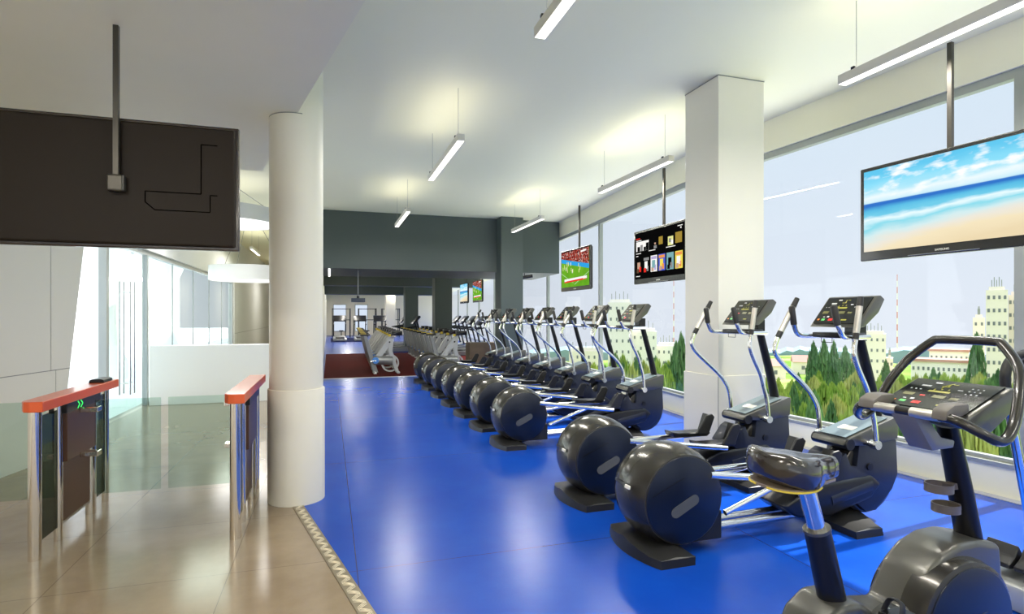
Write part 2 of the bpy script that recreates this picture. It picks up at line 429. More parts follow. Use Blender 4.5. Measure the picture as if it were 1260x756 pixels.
# terrace outside the lobby glass; unseen rear stretch added to bounce light
mb = MB(); mb.prism([(-3.17, 8.2), (-3.17, 80), (-40, 80), (-40, -30), (3, -30), (3, -6.3), (-6.2, -6.3), (-3.4, 7.9)], -.2, -.02, 'z')
tag(mb.build('terrace', M_terr, smooth=False), 'white paved terrace outside the lobby glass, extended unseen behind the viewer to bounce light', 'terrace')
mb = MB(); mb.box(-17, -16.6, -4, 75, -.019, 7.0)  # wall made up to fill the overexposed view with white
tag(mb.build('added_white_wall', M_terr, smooth=False), 'tall white wall beyond the terrace, added to whiten the view through the glass doors', 'wall', kind='structure')
for i, (x, y, s) in enumerate(((-5.6, 17.2, 1.0), (-6.6, 27.0, 1.0))):
    mb = MB(); mb.lathe([(.05, -.019), (.75*s, -.019), (.5*s, .6), (.33*s, 1.4), (.33*s, 2.0), (.5*s, 2.9), (.95*s, 4.0), (1.1*s, 4.6), (.05, 4.6)], 40, (x, y, 0))
    tag(mb.build('terrace_column', M_terr), 'white waisted column on the terrace, %s' % ('the one nearer the glass doors' if i == 0 else 'the farther one'), 'column')

# ------------------------------------------------------------------ turnstile gates
def gate(X, label, disp, second):
    g = empty('turnstile_gate', (X, 4.42, 0)); tag(g, label, 'turnstile')
    b = MB(); w = .07
    out = [(-w, .07), (-w+.03, .015), (-w+.07, 0), (w, 0), (w, 1.40), (-w, 1.40)]
    b.prism(out, .972, 1.04, 'z', .004, 1); b.build('top_beam', M_orange, g, smooth=False)
    for y in (.07, .41, .99, 1.30):
        p = MB(); p.lathe([(0, 0), (.037, 0), (.037, .974), (0, .974)] if y < .2 or y == .99 else [(0, 0), (.026, 0), (.026, .974), (0, .974)], 24, (0, y, 0)); p.build('post', M_warmchrome, g)
    p = MB(); p.bbox(-.045, .045, .43, .965, .55, .90, .006); p.build('motor_housing', M_brownpanel, g, smooth=False)
    p = MB(); p.bbox(-.055, .055, .40, 1.03, .90, .973, .005); dd = p.build('display_header', M_black, g, smooth=False)
    if disp:
        for k in range(2):
            c = MB(); y0 = .60+k*.055
            for sg in (-1, 1):
                c.box(.0556, .0566, -.022, .022, -.0035, .0035, Matrix.Translation((0, y0, .937+sg*.0125)) @ Matrix.Rotation(R(-38)*sg, 4, 'X'))
            c.build('arrow_light', M_green_led, dd, smooth=False)
    p = MB(); p.box(-.006, .006, .44, .955, .12, .548); p.build('side_panel', M_brownpanel, g, smooth=False)
    p = MB(); p.box(-.006, .006, .105, .386, .10, .93); p.build('side_panel', M_smoke, g, smooth=False)
    p = MB(); p.box(-.006, .006, 1.027, 1.275, .10, .93); p.build('side_panel', M_smoke, g, smooth=False)
    p = MB(); p.box(-.007, .007, .44, .955, .10, .119); p.build('bottom_trim', M_chromeb, g, smooth=False)
    for sx in ((1, -1) if X < -1 else (-1,)):
        for z in (.55, .885):
            h = MB(); h.bbox(min(sx*.046, sx*.165), max(sx*.046, sx*.165), .64, .72, z-.02, z+.02, .006); h.build('hinge_clamp', M_warmchrome, g, smooth=False)
        lf = MB(); a, c = (sx*.13, sx*(.70 if (X < -1 and sx < 0) else .572 if X < -1 else .568))
        lf.bbox(min(a, c), max(a, c), .673, .687, .235, .955, .006, 2); lf.build('glass_leaf', M_gateglass, g, smooth=False)
    if second:
        pass
    return g
gate(-1.83, 'orange topped turnstile with lit green arrows and a card reader, left of the walkway', True, False)
gate(-.64, 'orange topped turnstile standing beside the round column', False, False)
mb = MB(); mb.prism([(-.055, 0), (.055, 0), (.05, .022), (.03, .03), (-.03, .03), (-.05, .022)], 5.52, 5.72, 'y', .003, 1)
o = mb.build('card_reader', M_black, loc=(-1.83, 0, 1.04), smooth=False); tag(o, 'small black card reader lying on the far end of the left orange beam', 'card reader')

# ------------------------------------------------------------------ televisions
def beach():
    m, n, l, p = nt('beach_picture'); n.remove(p); out = n['Material Output']
    tc = n.new('ShaderNodeTexCoord'); mp = n.new('ShaderNodeMapping'); l.new(tc.outputs['Object'], mp.inputs[0])
    mp.inputs['Scale'].default_value = (2.2, 1, 9)
    no = n.new('ShaderNodeTexNoise'); no.inputs['Scale'].default_value = 1.3; no.inputs['Detail'].default_value = 8; l.new(mp.outputs[0], no.inputs['Vector'])
    sp = n.new('ShaderNodeSeparateXYZ'); l.new(tc.outputs['Object'], sp.inputs[0])
    def math_(op, a, b):
        q = n.new('ShaderNodeMath'); q.operation = op
        for i, z in enumerate((a, b)):
            if isinstance(z, (int, float)): q.inputs[i].default_value = z
            else: l.new(z, q.inputs[i])
        return q.outputs[0]
    v = math_('ADD', math_('DIVIDE', sp.outputs['Z'], .66), .5)
    # sand edge rises to the right
    below = math_('MULTIPLY', math_('MAXIMUM', math_('SUBTRACT', .62, v), 0), math_('MULTIPLY', sp.outputs['X'], .45))
    nz = math_('MULTIPLY', math_('SUBTRACT', no.outputs['Fac'], .5), math_('MINIMUM', math_('MULTIPLY', math_('ABSOLUTE', math_('SUBTRACT', v, .62), 0), 1.2), .16))
    vv = math_('SUBTRACT', math_('ADD', v, nz), below)
    r = n.new('ShaderNodeValToRGB'); l.new(vv, r.inputs[0]); e = r.color_ramp.elements
    stops = [(0, (.80, .66, .42)), (.16, (.86, .74, .50)), (.24, (.80, .76, .66)), (.32, (.62, .80, .82)), (.40, (.25, .68, .80)), (.46, (.78, .92, .95)), (.50, (.16, .58, .78)), (.55, (.10, .48, .74)), (.60, (.03, .16, .55)), (.625, (.04, .18, .58)), (.635, (.55, .80, .90)), (.70, (.80, .90, .93)), (.76, (.45, .78, .90)), (.86, (.25, .70, .90)), (1, (.12, .55, .82))]
    e[0].position = 0; e[0].color = (*stops[0][1], 1); e[1].position = 1; e[1].color = (*stops[-1][1], 1)
    for q, c in stops[1:-1]: x = e.new(q); x.color = (*c, 1)
    # clouds
    mp2 = n.new('ShaderNodeMapping'); mp2.inputs['Scale'].default_value = (3, 1, 8); l.new(tc.outputs['Object'], mp2.inputs[0])
    n2 = n.new('ShaderNodeTexNoise'); n2.inputs['Scale'].default_value = 1.6; n2.inputs['Detail'].default_value = 9; l.new(mp2.outputs[0], n2.inputs['Vector'])
    cm = n.new('ShaderNodeMapRange'); cm.inputs['From Min'].default_value = .5; cm.inputs['From Max'].default_value = .64; l.new(n2.outputs['Fac'], cm.inputs['Value'])
    sk = n.new('ShaderNodeMapRange'); sk.inputs['From Min'].default_value = .64; sk.inputs['From Max'].default_value = .68; l.new(v, sk.inputs['Value'])
    cf = math_('MULTIPLY', cm.outputs[0], sk.outputs[0])
    mx = n.new('ShaderNodeMix'); mx.data_type = 'RGBA'; l.new(cf, mx.inputs['Factor']); l.new(r.outputs[0], mx.inputs['A']); mx.inputs['B'].default_value = (.92, .95, .96, 1)
    em = n.new('ShaderNodeEmission'); em.inputs['Strength'].default_value = 1.0; l.new(mx.outputs['Result'], em.inputs[0]); l.new(em.outputs[0], out.inputs['Surface'])
    return m
def crowd():
    m, n, l, p = nt('crowd_picture'); n.remove(p); out = n['Material Output']
    tc = n.new('ShaderNodeTexCoord'); vo = n.new('ShaderNodeTexVoronoi'); vo.inputs['Scale'].default_value = 45; l.new(tc.outputs['Object'], vo.inputs['Vector'])
    sp = n.new('ShaderNodeSeparateColor'); l.new(vo.outputs['Color'], sp.inputs[0])
    r = n.new('ShaderNodeValToRGB'); r.color_ramp.interpolation = 'CONSTANT'; l.new(sp.outputs[0], r.inputs[0]); e = r.color_ramp.elements
    e[0].color = (.12, .01, .01, 1); e[1].position = .85; e[1].color = (.6, .45, .4, 1)
    for q, c in ((.25, (.35, .03, .02)), (.5, (.06, .01, .015)), (.65, (.45, .08, .05))): x = e.new(q); x.color = (*c, 1)
    em = n.new('ShaderNodeEmission'); l.new(r.outputs[0], em.inputs[0]); l.new(em.outputs[0], out.inputs['Surface'])
    return m
def pitch():
    m, n, l, p = nt('pitch_picture'); n.remove(p); out = n['Material Output']
    tc = n.new('ShaderNodeTexCoord'); no = n.new('ShaderNodeTexNoise'); no.inputs['Scale'].default_value = 5; l.new(tc.outputs['Object'], no.inputs['Vector'])
    mx = n.new('ShaderNodeMix'); mx.data_type = 'RGBA'; mx.inputs['A'].default_value = (.07, .28, .01, 1); mx.inputs['B'].default_value = (.20, .50, .03, 1); l.new(no.outputs['Fac'], mx.inputs['Factor'])
    em = n.new('ShaderNodeEmission'); l.new(mx.outputs['Result'], em.inputs[0]); l.new(em.outputs[0], out.inputs['Surface'])
    return m
M_beach = beach(); M_crowd = crowd(); M_pitch = pitch()
def E(name, c, s=1.0): return emis('screen_'+name, c, s)
TW, TH = 1.30, .775
SW, SB, ST = TW/2-.035, -TH/2+.075, TH/2-.032
def pic_beach(par, y):
    m = MB(); m.box(-SW, SW, y-.002, y, SB, ST); return m.build('screen', M_beach, par, smooth=False)
def pic_tiles(par, y, tiles, mats, base):
    m = MB(); m.box(-SW, SW, y-.002, y, SB, ST)
    W = 2*SW; Hh = ST-SB
    for i, t in enumerate(tiles):
        m.cur = t[4]; x0, x1, z0, z1 = -SW+W*t[0], -SW+W*t[1], SB+Hh*t[2], SB+Hh*t[3]
        e = .0025+.0004*(i % 4)+ (t[5] if len(t) > 5 else 0)
        m.add([(x0, y-e, z0), (x1, y-e, z0), (x1, y-e, z1), (x0, y-e, z1)], [(0, 1, 2, 3)])
    return m.build('screen', mats, par, smooth=False)
def pic_football(par, y):
    mats = [M_pitch, M_crowd, E('hoarding', (.03, .35, .75)), E('red', (.75, .03, .02)), E('white', (.9, .88, .85)), E('paleline', (.45, .7, .35)), E('kit', (.75, .75, .3))]
    m = MB(); m.box(-SW, SW, y-.002, y, SB, ST); W = 2*SW; Hh = ST-SB
    def q(cs, mi, e):
        m.cur = mi; m.add([(-SW+W*a, y-e, SB+Hh*b) for a, b in cs], [(0, 1, 2, 3)])
    q([(0, .78), (1, .55), (1, 1), (0, 1)], 1, .003)
    q([(0, .72), (1, .44), (1, .56), (0, .83)], 2, .0035)
    q([(.12, .12), (.9, .17), (.9, .21), (.12, .16)], 3, .0035); q([(.12, .16), (.93, .19), (.93, .26), (.12, .23)], 4, .004); q([(.2, .125), (.8, .155), (.8, .20), (.2, .17)], 3, .0043)
    q([(0, .40), (.45, .10), (.47, .10), (0, .42)], 5, .003); q([(.5, .05), (1, .35), (1, .37), (.5, .07)], 5, .003)
    q([(.72, .90), (.9, .92), (.9, .97), (.72, .95)], 4, .0042)
    rd = random.Random(4)
    for k in range(16):
        a = rd.uniform(.05, .8); b = rd.uniform(.42, .66)-.15*a; q([(a, b), (a+.02, b), (a+.02, b+.1), (a, b+.1)], rd.choice([4, 6]), .004+k*1e-5)
    return m.build('screen', mats, par, smooth=False)
def pic_menu(par, y):
    mats = [E('black', (.003, .003, .003)), E('red', (.75, .03, .02)), E('white', (.9, .88, .85)), E('grey', (.25, .25, .25)), E('brown', (.12, .06, .03)),
            E('gold', (.35, .24, .04)), E('kit', (.75, .75, .3)), E('yellow', (.85, .7, .1)), E('lilac', (.45, .4, .65)), E('teal', (.2, .4, .42)), E('orange', (.8, .3, .08)), E('blue', (.08, .12, .6)), E('skin', (.55, .35, .25))]
    T = [(.03, .12, .865, .885, 1), (.03, .15, .825, .84, 2), (.88, .97, .94, .955, 2), (.93, .95, .89, .92, 2)]
    T += [(.03, .31, .60, .81, 2), (.06, .12, .60, .70, 0, .001), (.13, .18, .60, .73, 3, .001), (.20, .25, .60, .68, 0, .001), (.25, .31, .60, .76, 0, .0013), (.03, .14, .545, .56, 2), (.31, .45, .565, .58, 2)]
    T += [(.37, .63, .60, .83, 0), (.40, .47, .64, .82, 4, .001), (.43, .46, .68, .72, 12, .0015), (.52, .60, .66, .82, 5, .001), (.42, .48, .60, .66, 3, .0012)]
    T += [(.68, .97, .60, .83, 0), (.70, .80, .60, .78, 6, .001), (.72, .76, .66, .74, 3, .0015), (.84, .96, .62, .83, 5, .001), (.76, .80, .62, .70, 2, .0017), (.66, .84, .565, .58, 2)]
    T += [(.03, .08, .49, .505, 2)]
    cols = [(0, 1, 12, 4), (0, 3, 2, 1), (2, 8, 9, 12), (11, 10, 7, 12), (9, 3, 0, 0), (7, 10, 2, 12)]
    for k, cs in enumerate(cols):
        a = .03+k*.161; b = a+.135
        T += [(a, b, .12, .46, cs[0]), (a+.01, b-.01, .38, .44, cs[1], .001), (a+.03, b-.04, .20, .36, cs[2], .001), (a+.015, b-.07, .13, .22, cs[3], .0015), (b-.06, b-.02, .15, .26, cs[1], .0018)]
    T += [(.03, .12, .05, .065, 2)]
    return pic_tiles(par, y, T, mats, 0)
def tv(loc, rz, pic, label, poletop, back=False):
    t = empty('television', loc, rz); tag(t, label, 'television')
    b = MB(); b.bbox(-TW/2, TW/2, -.02, .02, -TH/2, TH/2, .008, 2); b.build('bezel', M_bez if not back else M_tvrim, t, smooth=False)
    b = MB(); b.bbox(-TW/2+.02, TW/2-.02, .012, .045, -TH/2+.02, TH/2-.02, .012, 2); bk = b.build('rear_cover', M_tvback, t, smooth=False)
    if back:
        g = MB(); y = .0456
        def ln(x0, z0, x1, z1, w=.006):
            # rear seen from behind: x flips
            a = Vector((x0, y, z0)); c = Vector((x1, y, z1)); dd = (c-a).normalized(); u = Vector((-dd.z, 0, dd.x))*w/2
            g.add([a-u, c-u, c+u, a+u], [(0, 1, 2, 3)])
        L = [(-.53, .26), (-.44, .26), (-.44, -.045), (-.14, -.045), (-.14, -.11), (-.19, -.155), (-.49, -.155), (-.49, -.05), (-.53, -.05)]
        for a, c in zip(L[:-1], L[1:]): ln(*a, *c)
        g.build('cover_groove', M_tvgroove, bk, smooth=False)
        k = MB(); k.bbox(-.045, .045, .044, .10, -.065, .035, .012, 3); k.build('mount_bracket', M_pole, t, smooth=False)
        pole = MB(); pole.box(-.014, .014, .06, .088, 0, poletop-loc[2]); pole.build('ceiling_pole', M_pole, t, smooth=False)
    else:
        pic(t, -.0205)
        k = MB(); k.bbox(-.1, .1, .044, .075, -.1, .1, .008); k.build('mount_bracket', M_pole, t, smooth=False)
        pole = MB(); pole.box(-.016, .016, .060, .090, 0, poletop-loc[2]); pole.build('ceiling_pole', M_pole, t, smooth=False)
        text_mesh('maker_lettering', 'SAMSUNG', .022, M_tag, t, Matrix.Translation((0, -.0206, -TH/2+.035)) @ Matrix.Rotation(R(90), 4, 'X'))
        l = MB(); l.tube([(-.25, -.019, -TH/2+.012), (.25, -.019, -TH/2+.012)], .004, 8); l.build('chin_trim', M_chromeb, t)
    return t
tv((-1.19, 3.965, 2.39), PI, None, 'large television seen from behind, hanging above the turnstiles', LOW, True)
tv((4.33, 3.03, 2.44), R(-90)+.054, pic_beach, 'television showing a beach picture, hanging right of the white pillar', 3.63)
tv((4.33, 6.84, 2.44), R(-90), pic_menu, 'television showing rows of film posters, hanging just left of the white pillar', 3.63)
tv((4.33, 9.63, 2.44), R(-90), pic_football, 'television showing a football match, hanging near the charcoal bulkhead', 3.63)
tv((4.97, 19.4, 2.44), R(-90), pic_football, 'small-looking television with a football picture, far behind the charcoal bulkhead', 3.28)
tv((4.97, 21.5, 2.44), R(-90), pic_beach, 'small-looking television with a beach picture, farthest one in the back room', 3.28)

# projector hanging under the bulkhead
pj = empty('ceiling_projector', (.68+.02, 14.95, 1.93)); tag(pj, 'small dark box hanging on a thin pole under the charcoal bulkhead', 'projector')
mb = MB(); mb.bbox(-.17, .17, -.12, .12, 0, .1, .01); mb.build('housing', mat('projector_navy', (.02, .03, .055), .3), pj, smooth=False)
mb = MB(); mb.tube([(0, 0, .1), (0, 0, 2.74-1.93)], .011, 10); mb.build('pole', M_greymet, pj)
mb = MB(); mb.lathe([(0, .1), (.035, .1), (.03, .16), (0, .16)], 16); mb.build('swivel', M_black, pj)
pj = empty('wall_spotlight', (5.0, 14.6, 2.66)); tag(pj, 'black spotlight tube under the bulkhead beside the window', 'spotlight')
mb = MB(); mb.tube([(-.35, .1, -.10), (.25, -.1, .0)], .045, 16); mb.build('barrel', M_black, pj)
mb = MB(); mb.tube([(0.05, 0, -.02), (.05, 0, .08)], .012, 8); mb.build('bracket', M_black, pj)

# ------------------------------------------------------------------ linear pendant lamps
def linear(label=None):
    t = empty('pendant_lamp')
    b = MB(); b.bbox(-.042, .042, -.98, .98, 0, .075, .004, 1); b.build('housing', M_lampbody, t, smooth=False)
    b = MB(); b.box(-.036, .036, -.97, .97, -.004, .001); b.build('diffuser', M_lampglow, t, smooth=False)
    for y in (-.93, .93):
        c = MB(); c.box(-.03, .03, y*1.0538, y*1.0538+(.002 if y > 0 else -.002), .01, .065); c.build('end_cap', M_lampbody, t, smooth=False)
        c = MB(); c.tube([(0, y*.9, .075), (0, y*.9, CEIL-3.52)], .0025, 6); c.build('suspension_cable', M_cable, t)
        c = MB(); c.bbox(-.045, -.025, y*.9-.015, y*.9+.015, .07, .092, .003); c.build('clip', M_black, t, smooth=False)
    return t
lin = linear(); first = True
LINS = [(1.39, 2.72, 'long white pendant lamp nearest the viewer, at the top edge over the blue floor'), (1.38, 7.1, 'white pendant lamp in the middle of the left row'), (1.4, 11.6, 'farthest white pendant lamp of the left row, before the charcoal bulkhead'),
        (4.07, 2.7, 'white pendant lamp above the beach television'), (4.06, 7.12, 'white pendant lamp left of the white pillar, above the poster television'), (4.06, 11.6, 'far white pendant lamp before the charcoal pillar'),
        (-2.15, 19.0, 'tiny white pendant lamp far back in the lobby'),
        (-1.7, 27.0, 'lobby pendant lamp added behind the drum lamps to light the far wall, the nearer one'), (-1.7, 36.0, 'lobby pendant lamp added behind the drum lamps to light the far wall, the farther one'), (1.39, -1.8, None), (4.07, -1.8, None)]  # two hidden lobby pendants added to brighten the dark far wall
def area(name, loc, sx, sy, power, col=(1, .96, .88), up=False, parent=None):
    l = bpy.data.lights.new(name, 'AREA'); l.shape = 'RECTANGLE'; l.size = sx; l.size_y = sy; l.energy = power; l.color = col
    o = bpy.data.objects.new(name, l); COL.objects.link(o); o.location = loc
    if up: o.rotation_euler = (PI, 0, 0)
    return o
for x, y, lab in LINS:
    o = lin if first else copy_tree(lin); first = False
    o.location = (x, y, 3.52); tag(o, lab or ('white pendant lamp behind the viewer on the %s' % ('left' if x < 3 else 'right')), 'lamp', 'linear pendant lamps')
    area('lamp_light', (x, y, 3.51), .07, 1.9, 60)
    area('lamp_light', (x, y, 3.605), .07, 1.9, 4.5, (1, .93, .74), True)
mb = MB()
for yy, xx in ((19.5, 1.0), (24.5, 1.0), (31.0, 1.2), (31.0, 4.4), (37.0, 1.2), (37.0, 4.4), (42.5, 1.2), (42.5, 4.4)):  # fill lamps added to brighten the dark back room
    if 1:
        b = MB(); b.box(xx-.06, xx+.06, yy-.9, yy+.9, 3.245, 3.279); o = b.build('fill_lamp', M_lampglow, smooth=False)
        tag(o, 'slim fill lamp added to the back room ceiling, over the %s side' % ('left' if xx < 3 else 'window'), 'lamp', 'slim fill lamps added in the back room, %s side' % ('left' if xx < 3 else 'window'))
        area('lamp_light', (xx, yy, 3.24), .1, 1.8, 55 if yy < 30 else 95)
for i, yy in enumerate((.4, -3.0)):  # unseen panels added behind the viewer to brighten the low ceiling
    b = MB(); b.bbox(-2.9, -1.3, yy-.3, yy+.3, LOW-.03, LOW-.001, .004, 1); o = b.build('fill_panel_lamp', M_lampbody, smooth=False)
    b = MB(); b.box(-2.86, -1.34, yy-.26, yy+.26, LOW-.032, LOW-.0305); b.build('diffuser', M_lampglow, o, smooth=False)
    tag(o, 'rectangular unseen fill lamp added over the turnstile lobby behind the viewer, %s one' % ('nearer' if i == 0 else 'farther'), 'lamp')
    area('lamp_light', (-2.1, yy, LOW-.035), 1.5, .5, 85, (1, .92, .80))
# strip light under the bulkhead
sl = MB(); sl.box(-.02, .03, 14.6, 17.3, 2.715, 2.742); o = sl.build('strip_lamp', M_lampglow, smooth=False); tag(o, 'thin lit strip lamp under the left end of the charcoal bulkhead', 'lamp')

# drum pendants of the lobby
def drum(x, y, z, r, h, apex, label):
    t = empty('drum_pendant', (x, y, z)); tag(t, label, 'lamp')
    b = MB(); b.lathe([(r, 0), (r, h), (r-.03, h), (r-.03, .0), (r, 0)], 64); b.build('shade', M_ringside, t)
    b = MB(); b.lathe([(0, .01), (r-.03, .01), (r-.03, .02), (0, .02)], 64); b.build('diffuser', emis('drum_glow', (1, 1, .98), 1.5), t)
    for k in range(3):
        a = R(20+120*k); c = MB(); c.tube([(r*.97*math.cos(a), r*.97*math.sin(a), h), (0, 0, apex-z)], .006, 6); c.build('wire', M_cable, t)
    area('lamp_light', (x, y, z-.01), 2*r*.8, 2*r*.8, 40, (1, .98, .94))
drum(-1.85, 11.9, 3.33, .92, .27, CEIL, 'round white drum lamp, the upper of two hanging left of the round column')
drum(-1.79, 14.6, 2.40, .85, .33, CEIL, 'round white drum lamp, the lower of two hanging left of the round column')

# ------------------------------------------------------------------ cross trainers
def dots(mb, P, items):
    """small raised marks on a console panel; P(u,v,lift) gives a point"""
    for (u0, u1, v0, v1, mi) in items:
        mb.cur = mi; mb.add([P(u0, v0, .0012), P(u1, v0, .0012), P(u1, v1, .0012), P(u0, v1, .0012)], [(0, 1, 2, 3)])
M_dots = [mat('mark_white', (.6, .6, .6), .4), mat('mark_green', (.10, .45, .12), .4, emit=(.1, .5, .1), estr=.2), mat('mark_red', (.65, .03, .03), .4, emit=(.7, .03, .02), estr=.25), mat('mark_yellow', (.30, .29, .04), .4, emit=(.5, .5, .03), estr=.05), mat('mark_olive', (.14, .14, .05), .4), mat('mark_orange', (.7, .2, .02), .4)]
DOTS = [(.06,.11,.10,.16,5), (.16,.24,.09,.17,1), (.32,.42,.09,.18,2), (.62,.74,.10,.15,3), (.25,.30,.22,.27,0), (.16,.20,.22,.25,0),
        (.08,.22,.36,.46,4), (.45,.60,.36,.46,4), (.66,.76,.36,.44,4), (.30,.36,.38,.42,2), (.32,.58,.56,.62,3), (.36,.38,.62,.68,3), (.44,.46,.66,.70,3), (.52,.54,.66,.71,3),
        (.16,.28,.74,.79,0), (.40,.50,.78,.80,3), (.46,.48,.80,.90,3), (.50,.56,.88,.90,3), (.62,.68,.70,.73,0), (.28,.36,.88,.92,0), (.08,.10,.60,.63,0), (.14,.16,.60,.63,0), (.20,.22,.60,.63,0),
        (.74,.76,.60,.63,0), (.80,.82,.60,.63,0), (.86,.88,.60,.63,0), (.74,.76,.70,.73,0), (.80,.82,.70,.73,0), (.86,.88,.70,.73,0)]
# console local: panel frame in (y, s) with s along slope
def make_trainer(phase):
    t = empty('cross_trainer')
    # rear foot
    def foot(name, x0, dirn, xw_=.25, hw=.345):
        f = MB(); n = 9
        arc = [(x0-dirn*(.085*(1-(2*k/(n-1)-1)**2)), -hw+2*hw*k/(n-1)) for k in range(n)]
        pl = arc+[(x0+dirn*xw_, hw), (x0+dirn*xw_, -hw)]
        bm = bmesh.new(); lo = [bm.verts.new((x, y, 0)) for x, y in pl]
        hi = [bm.verts.new((x+dirn*.006, y*.985, .052+.05*max(0, 1-abs(y)/(hw*.75)))) for x, y in pl]
        # ridge points along the inner edge
        bm.faces.new(lo[::-1]); N = len(pl)
        inner = [(x0+dirn*xw_*.5, y*.95, .06+.055*max(0, 1-abs(y)/(hw*.9))) for x, y in arc]
        iv = [bm.verts.new(p) for p in inner]
        for i in range(n-1): bm.faces.new((hi[i], hi[i+1], iv[i+1], iv[i]))
        # far side (straight edge)
        bm.faces.new([iv[0]]+iv[1:]+[hi[n], hi[n+1]])
        bm.faces.new((hi[0], iv[0], hi[n+1])); bm.faces.new((iv[-1], hi[n-1], hi[n]))
        for i in range(N): bm.faces.new((lo[i], lo[(i+1) % N], hi[(i+1) % N], hi[i]))
        bmesh.ops.recalc_face_normals(bm, faces=bm.faces[:])
        f.frombm(bm); return f.build(name, M_foot, t, ang=25)
    foot('rear_foot', .03, 1)
    foot('front_foot', 1.88, -1, .25)
    # drum
    cx, cz = .30, .37
    dshell = MB(); dshell.lathe([(0, -.20), (.284, -.20), (.298, -.195), (.318, -.15), (.336, -.08), (.343, 0), (.341, .08), (.328, .15), (.30, .215), (.27, .24), (0, .24)], 56, (cx, 0, cz), 'y')
    ds = dshell.build('flywheel_drum', M_shell, t)
    s = MB(); s.lathe([(0, -.2065), (.282, -.2065), (.288, -.2035), (.288, -.197)], 56, (cx, 0, cz), 'y'); s.build('side_disc', M_disc, ds)
    s = MB(); M4 = Matrix.Translation((cx-.0, -.207, cz-.04)) @ Matrix.Rotation(R(-27), 4, 'Y')
    pts = [(-.08+.035*math.cos(a), .035*math.sin(a)) for a in [R(90+i*22.5) for i in range(9)]]+[(.08+.035*math.cos(a), .035*math.sin(a)) for a in [R(-90+i*22.5) for i in range(9)]]
    s.prism(pts, -.004, .0, 'y', 0, 1, M4); s.build('pill_insert', M_pill, ds, smooth=False)
    s = MB(); M4 = Matrix.Translation((cx-.12, -.207, cz+.10)) @ Matrix.Rotation(R(-24), 4, 'Y')
    s.prism([(-.14, -.004), (.13, -.002), (.13, .002), (-.14, .004)], -.002, .0, 'y', 0, 1, M4); s.build('moulding_line', M_black, ds, smooth=False)
    s = MB(); prof = [(.349, -.06), (.349, .06)]
    s.lathe([(.3395, -.085), (.3475, 0), (.3455, .07), (.333, .15), (.336, .15), (.349, .07), (.351, 0), (.342, -.085)], 3, (cx, 0, cz), 'y', R(-78), R(-75)); s.build('shell_seam', M_black, ds)
    s = MB(); s.bbox(-.012, .004, -.028, .028, -.012, .012, .003, 1, Matrix.Translation((cx-.338, -.05, cz+.075)) @ Matrix.Rotation(R(12), 4, 'Y')); s.build('white_tag', M_tag, ds, smooth=False)
    s = MB(); s.bbox(.34, .62, -.17, .17, .065, .26, .01); s.build('rear_housing', M_foot, t, smooth=False)
    # rails
    s = MB(); s.tube([(.58, -.06, .105), (1.62, -.06, .125)], .030, 14); s.tube([(.58, .06, .105), (1.62, .06, .125)], .030, 14); s.build('base_rail', M_chromeb, t)
    for sy in (-1, 1):
        up = .05*sy*phase
        s = MB(); s.tube([(.50, .20*sy, .47-up), (1.50, .20*sy, .41+up*.5)], .025, 12); s.tube([(.62, .20*sy, .30+up), (1.12, .20*sy, .42)], .02, 12)
        s.build('pedal_link', M_chrome, t)
        pd = MB(); z = .43+up*.6; x = 1.17-.06*sy*phase
        pd.prism([(x, z), (x+.36, z-.01), (x+.40, z+.02), (x+.36, z+.03), (x+.05, z+.035), (x-.02, z+.05)], .11*sy-.075, .11*sy+.075+(.0), 'y', .006, 1)
        dk = pd.build('footplate', M_black, t, smooth=False)
        pd = MB(); pd.prism([(x+.24, z+.02), (x+.37, z+.0), (x+.44, z+.17), (x+.41, z+.20), (x+.35, z+.19)], .11*sy-.082, .11*sy-.06, 'y', .008, 2)
        pd.prism([(x+.34, z+.0), (x+.38, z+.0), (x+.45, z+.16), (x+.41, z+.19)], .11*sy-.065, .11*sy+.07, 'y', .008, 2)
        pd.build('toe_guard', M_foot, dk, smooth=False)
    # lower black pods
    s = MB(); s.prism([(1.15, .22), (1.45, .35), (2.0, .38), (2.1, .30), (2.0, .20), (1.6, .10), (1.3, .12)], -.16, .16, 'y', .03, 3); s.build('drive_cover', M_black, t)
    s = MB(); s.lathe([(0, -.10), (.25, -.10), (.272, -.085), (.28, 0), (.272, .085), (.25, .10), (0, .10)], 48, (2.03, 0, .34), 'y'); s.build('front_wheel_cover', M_shell, t)
    # body
    bpf = [(1.60, .40), (1.70, .53), (1.755, .56), (1.80, .46), (1.86, .45), (1.885, .625), (2.26, .63), (2.275, .36), (2.22, .25), (2.05, .10), (1.95, .10), (1.80, .22), (1.76, .27)]
    s = MB(); s.prism(bpf, -.145, .145, 'y', .006, 2); bd = s.build('front_body', M_body, t, ang=25)
    s = MB(); s.tube([(1.60, -.15, .22), (2.0, -.15, .30)], .045, 14, flat=.4); s.build('side_pod', M_body, bd)
    s = MB(); s.lathe([(0, 0), (.028, 0), (.028, -.012), (0, -.012)], 20, (1.98, -.146, .44), 'y'); s.build('vent_hole', M_black, bd)
    cpf = [(1.74, .655), (1.72, .62), (2.0, .60), (2.27, .635), (2.285, .80), (2.26, .81)]
    s = MB(); s.prism(cpf, -.15, .15, 'y', .008, 2); cl = s.build('upper_collar', M_collar, t, ang=25)
    s = MB(); Mx = Matrix.Translation((2.0, 0, .741)) @ Matrix.Rotation(R(-16.5), 4, 'Y')
    s.box(-.24, .2, -.125, .125, -.002, .003, Mx); s.build('top_deck', M_deck, cl, smooth=False)
    s = MB(); s.box(-.12, -.05, -.075, .055, .003, .005, Mx); s.build('label_plate', M_tag, cl, smooth=False)
    # pivot bar and joints
    s = MB(); s.tube([(1.92, -.26, .635), (1.92, .26, .635)], .022, 14); 
